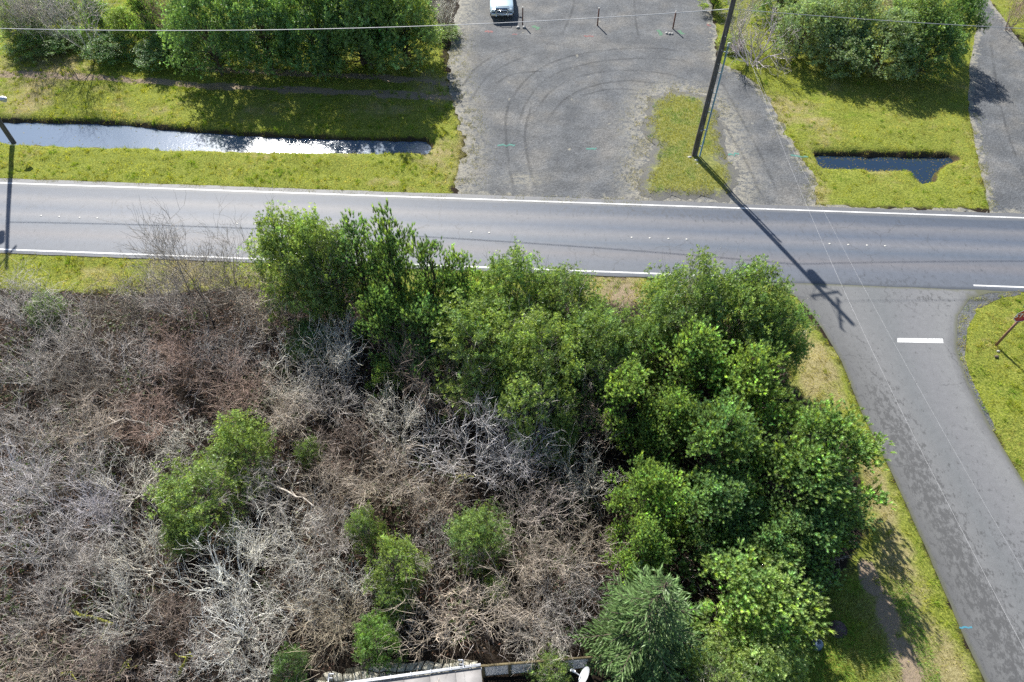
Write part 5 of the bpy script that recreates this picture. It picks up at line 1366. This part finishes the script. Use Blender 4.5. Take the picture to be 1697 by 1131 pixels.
cu = bpy.data.curves.new('lettering', 'FONT'); cu.body = 'STOP'; cu.size = .44; cu.align_x = 'CENTER'; cu.align_y = 'CENTER'; cu.extrude = .001; cu.offset = .006
tmp = bpy.data.objects.new('lettering', cu); COL.objects.link(tmp)
lme = bpy.data.meshes.new_from_object(tmp.evaluated_get(bpy.context.evaluated_depsgraph_get())); bpy.data.objects.remove(tmp)
lo = link('lettering', lme, M['sign_white'], fr, (0, -.067, SZ)); lo.rotation_euler = (math.pi / 2, 0, 0)
bl = MB().box((0, 0, 3.36), (.9, .012, .16)).build('street_name_blade', M['sign_green'], t)
MB().box((0, 0, 3.24), (.06, .04, .06)).build('blade_bracket', M['steel'], t)

# ------------------------------------------------------------------ parked vehicle
M['car_paint'] = simple_mat('car_paint', (.50, .62, .68), .25, .25, .5, var=.03, scale=2)
M['car_glass'] = simple_mat('car_glass', (.03, .05, .07), .06, 0, .6, var=.05)
M['chrome'] = simple_mat('chrome', (.72, .73, .74), .2, .9, var=.03)
M['black_trim'] = simple_mat('black_trim', (.02, .02, .022), .5, var=.1)
M['tyre'] = simple_mat('tyre_rubber', (.022, .022, .023), .8, var=.2)
M['lamp_glass'] = simple_mat('lamp_glass', (.65, .70, .72), .12, 0, .7, var=.05)
M['plate'] = simple_mat('plate', (.62, .68, .74), .45, var=.06, scale=20)
cp = at(832, 34); CW = 2.05
t = thing('parked_car', 'pale blue off-road car facing the camera at the top edge of the gravel yard', 'car', (cp[0], cp[1], 0.0), math.radians(2))
def loft(mb, sections):
    """sections: list of (y, half width, z0, z1, inset top) -> rounded boxes along y"""
    V = []
    for (y, hw, z0, z1, it) in sections:
        V += [(-hw * .94, y, z0), (-hw, y, z0 + .12), (-hw, y, z1 - .14), (-hw + it, y, z1 - .03), (-hw * .45, y, z1), (hw * .45, y, z1), (hw - it, y, z1 - .03), (hw, y, z1 - .14), (hw, y, z0 + .12), (hw * .94, y, z0)]
    n = 10; F = []
    for i in range(len(sections) - 1):
        for k in range(n): F.append([i * n + k, i * n + (k + 1) % n, (i + 1) * n + (k + 1) % n, (i + 1) * n + k])
    e = (len(sections) - 1) * n
    return mb.add(V, [np.array(F), np.array([list(range(n))]), np.array([[e + k for k in range(n)][::-1]])])
h = CW / 2
loft(MB(), [(.0, h * .90, .48, .98, .10), (.10, h * .96, .42, 1.06, .09), (.6, h, .38, 1.12, .08), (1.45, h, .38, 1.18, .06), (4.4, h, .40, 1.14, .06), (4.75, h * .97, .45, 1.10, .08)]).build('body', M['car_paint'], t)
loft(MB(), [(1.40, h * .86, 1.10, 1.22, .05), (2.05, h * .80, 1.12, 1.80, .10), (2.5, h * .80, 1.12, 1.86, .10), (4.2, h * .80, 1.12, 1.84, .10), (4.65, h * .82, 1.10, 1.3, .08)]).build('cabin', M['car_paint'], t)
ws = np.array([(-h * .74, 1.47, 1.24), (h * .74, 1.47, 1.24), (h * .68, 2.02, 1.74), (-h * .68, 2.02, 1.74)]) + np.array([0, -.035, .03])
MB().add(np.concatenate([ws, ws + [0, .02, -.02]]), np.array([[0, 1, 2, 3], [7, 6, 5, 4], [0, 4, 5, 1], [1, 5, 6, 2], [2, 6, 7, 3], [3, 7, 4, 0]])).build('windscreen', M['car_glass'], t)
for s in (-1, 1):
    for y0, y1 in ((2.2, 3.05), (3.15, 4.1)):
        MB().box((s * h * .815, (y0 + y1) / 2, 1.47), (.03, y1 - y0, .40)).build('side_window', M['car_glass'], t)
    mr = MB().box((s * (h + .13), 1.75, 1.25), (.24, .12, .18), None, None, .85).build('mirror', M['car_paint'], t)
    hl = MB().box((s * h * .70, -.01, .86), (.34, .06, .20), None, None, .9).build('headlight', M['lamp_glass'], t)
    MB().box((s * h * .92, .03, .70), (.14, .08, .12)).build('indicator', M['lamp_glass'], t)
    for y in (.95, 3.75):
        ty = MB().tube([(s * (h - .24), y, .38), (s * (h - .22), y, .38), (s * (h - .02), y, .38), (s * h, y, .38)], [.33, .38, .38, .33], 18).build('wheel', M['tyre'], t)
        MB().tube([(s * (h - .02), y, .38), (s * (h + .012), y, .38)], [.22, .20], 14).build('rim', M['steel'], ty)
gr_ = MB().box((0, .005, .88), (CW * .46, .05, .24)).build('grille', M['black_trim'], t)
for k in range(3): MB().box((0, -.022, .81 + .07 * k), (CW * .44, .012, .022)).build('grille_bar', M['chrome'], gr_)
ring = MB(); th = np.linspace(0, 2 * np.pi, 17)
ring.tube([(.10 * math.cos(a), -.035, .88 + .065 * math.sin(a)) for a in th], .012, 6, False).build('ring_emblem', M['chrome'], gr_)
MB().box((0, -.10, .58), (CW * .92, .20, .20), None, None, .92).build('bumper', M['chrome'], t)
MB().tube([(-.52, -.20, .45), (-.50, -.24, .80), (-.40, -.25, .98), (.40, -.25, .98), (.50, -.24, .80), (.52, -.20, .45)], .035, 8).tube([(-.5, -.24, .74), (.5, -.24, .74)], .03, 8).build('bull_bar', M['chrome'], t)
MB().box((0, -.215, .60), (.32, .02, .16)).build('licence_plate', M['plate'], t)
rk = MB()
for s in (-1, 1): rk.tube([(s * h * .66, 2.2, 1.93), (s * h * .66, 4.1, 1.92)], .02, 6)
for y in (2.4, 3.1, 3.9): rk.tube([(-h * .66, y, 1.93), (h * .66, y, 1.93)], .018, 6)
rk.build('roof_rack', M['black_trim'], t)
MB().box((0, .16, 1.13), (CW * .62, .02, .03)).build('hood_edge', M['black_trim'], t)

# ------------------------------------------------------------------ house edge at the bottom: porch roof, patio, lattice fence, dish
M['roof'] = simple_mat('porch_roof_sheet', (.22, .212, .21), .6, var=.2, scale=2.5)
M['white_metal'] = simple_mat('white_metal', (.50, .51, .53), .4, var=.04)
M['paver'] = simple_mat('paving_stone', (.40, .38, .31), .9, var=.3, scale=5)
M['joint'] = simple_mat('patio_joint', (.09, .085, .06), .95, var=.3, scale=8)
M['fence_wood'] = simple_mat('fence_wood', (.13, .105, .055), .85, var=.3, scale=8)
RZ = 2.7
ra, rb = at(610, 1131, RZ), at(797, 1105, RZ)
ra = ra + (ra - rb) * .6
u = unit(rb - ra); v = np.array([u[1], -u[0], 0])          # v points back toward the house
t = thing('porch_roof', 'pale flat porch roof with a white gutter rail along its edge above the patio', 'porch roof', tuple(ra * [1, 1, 0]))
o0 = np.array([ra[0], ra[1], 0]); Ln = np.linalg.norm(rb - ra)
R2 = np.array([[u[0], v[0], 0], [u[1], v[1], 0], [0, 0, 1]])
def pr(mb, a0, a1, b0, b1, z0, z1): return mb.box(R2 @ np.array([(a0 + a1) / 2, (b0 + b1) / 2, (z0 + z1) / 2]), (a1 - a0, b1 - b0, z1 - z0), R2)
npan = 7
for k in range(npan): pr(MB(), Ln * k / npan + .006, Ln * (k + 1) / npan - .006, .02, 4.2, RZ - .05, RZ + .0 + .004 * (k % 2)).build('roof_panel', M['roof'], t)
pr(MB(), -.02, Ln + .02, .02, .10, RZ - .18, RZ - .055).build('fascia', M['white_metal'], t)
pr(pr(MB(), 0, Ln, -.03, .0, RZ + .05, RZ + .09), 0, Ln, -.13, -.03, RZ - .09, RZ - .05).build('gutter', M['white_metal'], t)
for k in range(9): pr(MB(), Ln * (k + .5) / 9 - .015, Ln * (k + .5) / 9 + .015, -.13, .02, RZ - .04, RZ + .06).build('gutter_bracket', M['white_metal'], t)
for k, px in enumerate(((544, 1131, 545, 1117), (768, 1108, 767, 1094))):
    q = at(px[0], px[1], RZ) - o0; q2 = at(px[2], px[3], RZ + .1) - o0; s_ = .18 * (1 if k == 0 else -1)
    MB().tube([q, q2], .022, 6).tube([q2, q2 + [s_, 0, 0]], .022, 6).tube([(q + q2) / 2, (q + q2) / 2 + [s_ * .8, 0, 0]], .018, 6).build('corner_rail', M['white_metal'], t)
for s in (.1, Ln - .1): pr(MB(), s - .05, s + .05, .15, .25, 0, RZ - .06).build('porch_post', M['white_metal'], t)

# patio of irregular stones
pat = [at(*q)[:2] for q in ((520, 1128), (560, 1112), (645, 1094), (700, 1093), (790, 1095), (800, 1125), (790, 1180), (520, 1180))]
o_ = tag(link('patio', sheet_mesh('patio', pat, .035, .5, .03, 2), M['joint']), 'irregular stone patio below the porch roof', kind='structure')
P_ = np.array(pat); lo_, hi_ = P_.min(0), P_.max(0); cs = .36
nxp, nyp = int((hi_[0] - lo_[0]) / cs) + 2, int((hi_[1] - lo_[1]) / cs) + 2
gxx, gyy = np.meshgrid(np.arange(nxp) * cs + lo_[0], np.arange(nyp) * cs + lo_[1]); gxx = gxx + (np.arange(nyp) % 2)[:, None] * cs * .5
J = np.stack([gxx, gyy], 2) + RNG.uniform(-.09, .09, (nyp, nxp, 2))
for i in range(nyp - 1):
    for j in range(nxp - 1):
        q = np.array([J[i, j], J[i, j + 1], J[i + 1, j + 1], J[i + 1, j]]); c_ = q.mean(0)
        if poly_sdf(c_[None], P_)[0] < .08: continue
        q = c_ + (q - c_) * .88; zt = .062 + RNG.uniform(0, .018)
        V = np.concatenate([np.column_stack([q, np.full(4, .03)]), np.column_stack([c_ + (q - c_) * .95, np.full(4, zt) + RNG.uniform(-.006, .006, 4)])])
        so = MB().add(V, np.array([[4, 5, 6, 7], [0, 1, 5, 4], [1, 2, 6, 5], [2, 3, 7, 6], [3, 0, 4, 7]])).build('paving_stone', M['paver'], o_)

# lattice fence
FZ = 1.75
fa, fb = at(800, 1104, FZ), at(978, 1090, FZ)
u = unit(fb - fa); v = np.array([-u[1], u[0], 0]); R2 = np.array([[u[0], v[0], 0], [u[1], v[1], 0], [0, 0, 1]]); o0 = np.array([fa[0], fa[1], 0]); Ln = np.linalg.norm(fb - fa)
t = thing('lattice_fence', 'white diagonal lattice fence with brown posts and top rail', 'fence', tuple(o0))
pr(MB(), -.1, Ln + .1, -.045, .045, FZ - .02, FZ + .03).build('top_rail', M['fence_wood'], t)
pr(MB(), 0, Ln, -.02, .05, .12, .2).build('bottom_rail', M['fence_wood'], t)
np_ = 4
for k in range(np_ + 1): pr(MB(), Ln * k / np_ - .06, Ln * k / np_ + .06, -.055, .055, 0, FZ - .025).build('fence_post', M['fence_wood'], t)
for k in range(np_):
    a0, a1 = Ln * k / np_ + .06, Ln * (k + 1) / np_ - .06; z0, z1 = .22, FZ - .04; mbl = MB(); wd = a1 - a0; hh = z1 - z0
    for s, y in ((1, -.012), (-1, -.024)):
        for c0 in np.arange(-hh, wd + hh, .105):
            # line x = c0 + s*(z-z0) clipped to the panel
            za, zb = z0, z1; xa = c0 if s > 0 else c0; xb = c0 + s * hh
            pts_ = []
            f0, f1 = 0.0, 1.0
            dx = xb - xa
            lo2, hi2 = (0 - xa) / dx, (wd - xa) / dx
            if lo2 > hi2: lo2, hi2 = hi2, lo2
            f0, f1 = max(f0, lo2), min(f1, hi2)
            if f1 - f0 < .02: continue
            A_ = np.array([a0 + xa + dx * f0, y, z0 + hh * f0]); B_ = np.array([a0 + xa + dx * f1, y, z0 + hh * f1])
            dd = unit(B_ - A_); nn_ = np.array([-dd[2], 0, dd[0]]) * .019; th_ = np.array([0, .004, 0])
            V = np.array([A_ - nn_ - th_, B_ - nn_ - th_, B_ + nn_ - th_, A_ + nn_ - th_, A_ - nn_ + th_, B_ - nn_ + th_, B_ + nn_ + th_, A_ + nn_ + th_]) @ R2.T
            mbl.add(V, np.array([[0, 1, 2, 3], [7, 6, 5, 4], [0, 4, 5, 1], [3, 2, 6, 7]]))
    lp = mbl.build('lattice_panel', M['white_metal'], t)

# satellite dish
dp = at(970, 1122, 2.6); t = thing('satellite_dish', 'white satellite dish with a receiver arm at the bottom edge beside the fence', 'satellite dish', (dp[0], dp[1], 0))
MB().tube([(0, -.15, 0), (0, -.15, 2.4), (.02, -.02, 2.6)], .03, 8).build('mast', M['steel'], t)
ax = unit(np.array([-.75, .30, .35])); A, B = frames(ax[None]); A, B = A[0], B[0]; V = []; nr, ns_ = 6, 20
for sd in (0, .012):
    for i in range(nr + 1):
        r = .34 * i / nr
        for k in range(ns_): a = 6.283 * k / ns_; V.append(np.array([.02, 0, 2.6]) + A * r * math.cos(a) + B * r * math.sin(a) * 1.1 + ax * (r * r * .75 - sd))
off = (nr + 1) * ns_; F = []
for base, fl in ((0, 1), (off, -1)):
    for i in range(nr):
        for k in range(ns_): F.append([base + i * ns_ + k, base + i * ns_ + (k + 1) % ns_, base + (i + 1) * ns_ + (k + 1) % ns_, base + (i + 1) * ns_ + k][::fl])
MB().add(V, np.array(F)).build('reflector', M['white_metal'], t, True)
rcv = np.array([.02, 0, 2.6]) + ax * .50 - B * .12 * np.sign(B[2])
MB().tube([np.array([.02, 0, 2.6]) - B * .30 * np.sign(B[2]), rcv], .022, 6).build('receiver_arm', M['white_metal'], t)
MB().tube([rcv - ax * .08, rcv + ax * .08], [.055, .065], 10).build('receiver', M['steel'], t)

# lids beside the soil strip
M['lid'] = simple_mat('rusty_lid', (.10, .065, .075), .6, .3, var=.35, scale=12)
M['blue_cap'] = simple_mat('blue_grey_plastic', (.13, .18, .27), .3, 0, .5, var=.12, scale=5)
p = at(1388, 1044); gzl = float(ground_z(p[None, :2])[0]) + .06
t = thing('round_lid', 'dark rusty round lid set in the rough grass', 'lid', (p[0], p[1], gzl))
MB().tube([(0, 0, -.1), (0, 0, .03), (0, 0, .035), (0, 0, .02)], [.36, .36, .33, .32], 24).build('rim', M['lid'], t)
pl = MB().tube([(0, 0, .0), (0, 0, .026)], [.315, .31], 24)
pl.build('cover', M['lid'], t)
for k in range(-3, 4):
    w_ = math.sqrt(.30 ** 2 - (.085 * k) ** 2); MB().box((0, .085 * k, .030), (2 * w_ * .92, .03, .012)).build('rib', M['lid'], t)
p = at(1353, 1070); gzl = float(ground_z(p[None, :2])[0])
t = thing('blue_cap', 'blue grey domed cap standing in the grass left of the rusty lid', 'cap', (p[0], p[1], gzl))
MB().tube([(0, 0, -.05), (0, 0, .22), (0, 0, .34), (0, 0, .42), (0, 0, .45)], [.21, .20, .18, .11, .03], 18).build('dome', M['blue_cap'], t, True)
MB().tube([(0, 0, .06), (0, 0, .10)], [.225, .225], 18).build('collar', M['blue_cap'], t)
print('script done; tris', sum(sum(len(p.vertices) - 2 for p in me.polygons) for me in bpy.data.meshes))
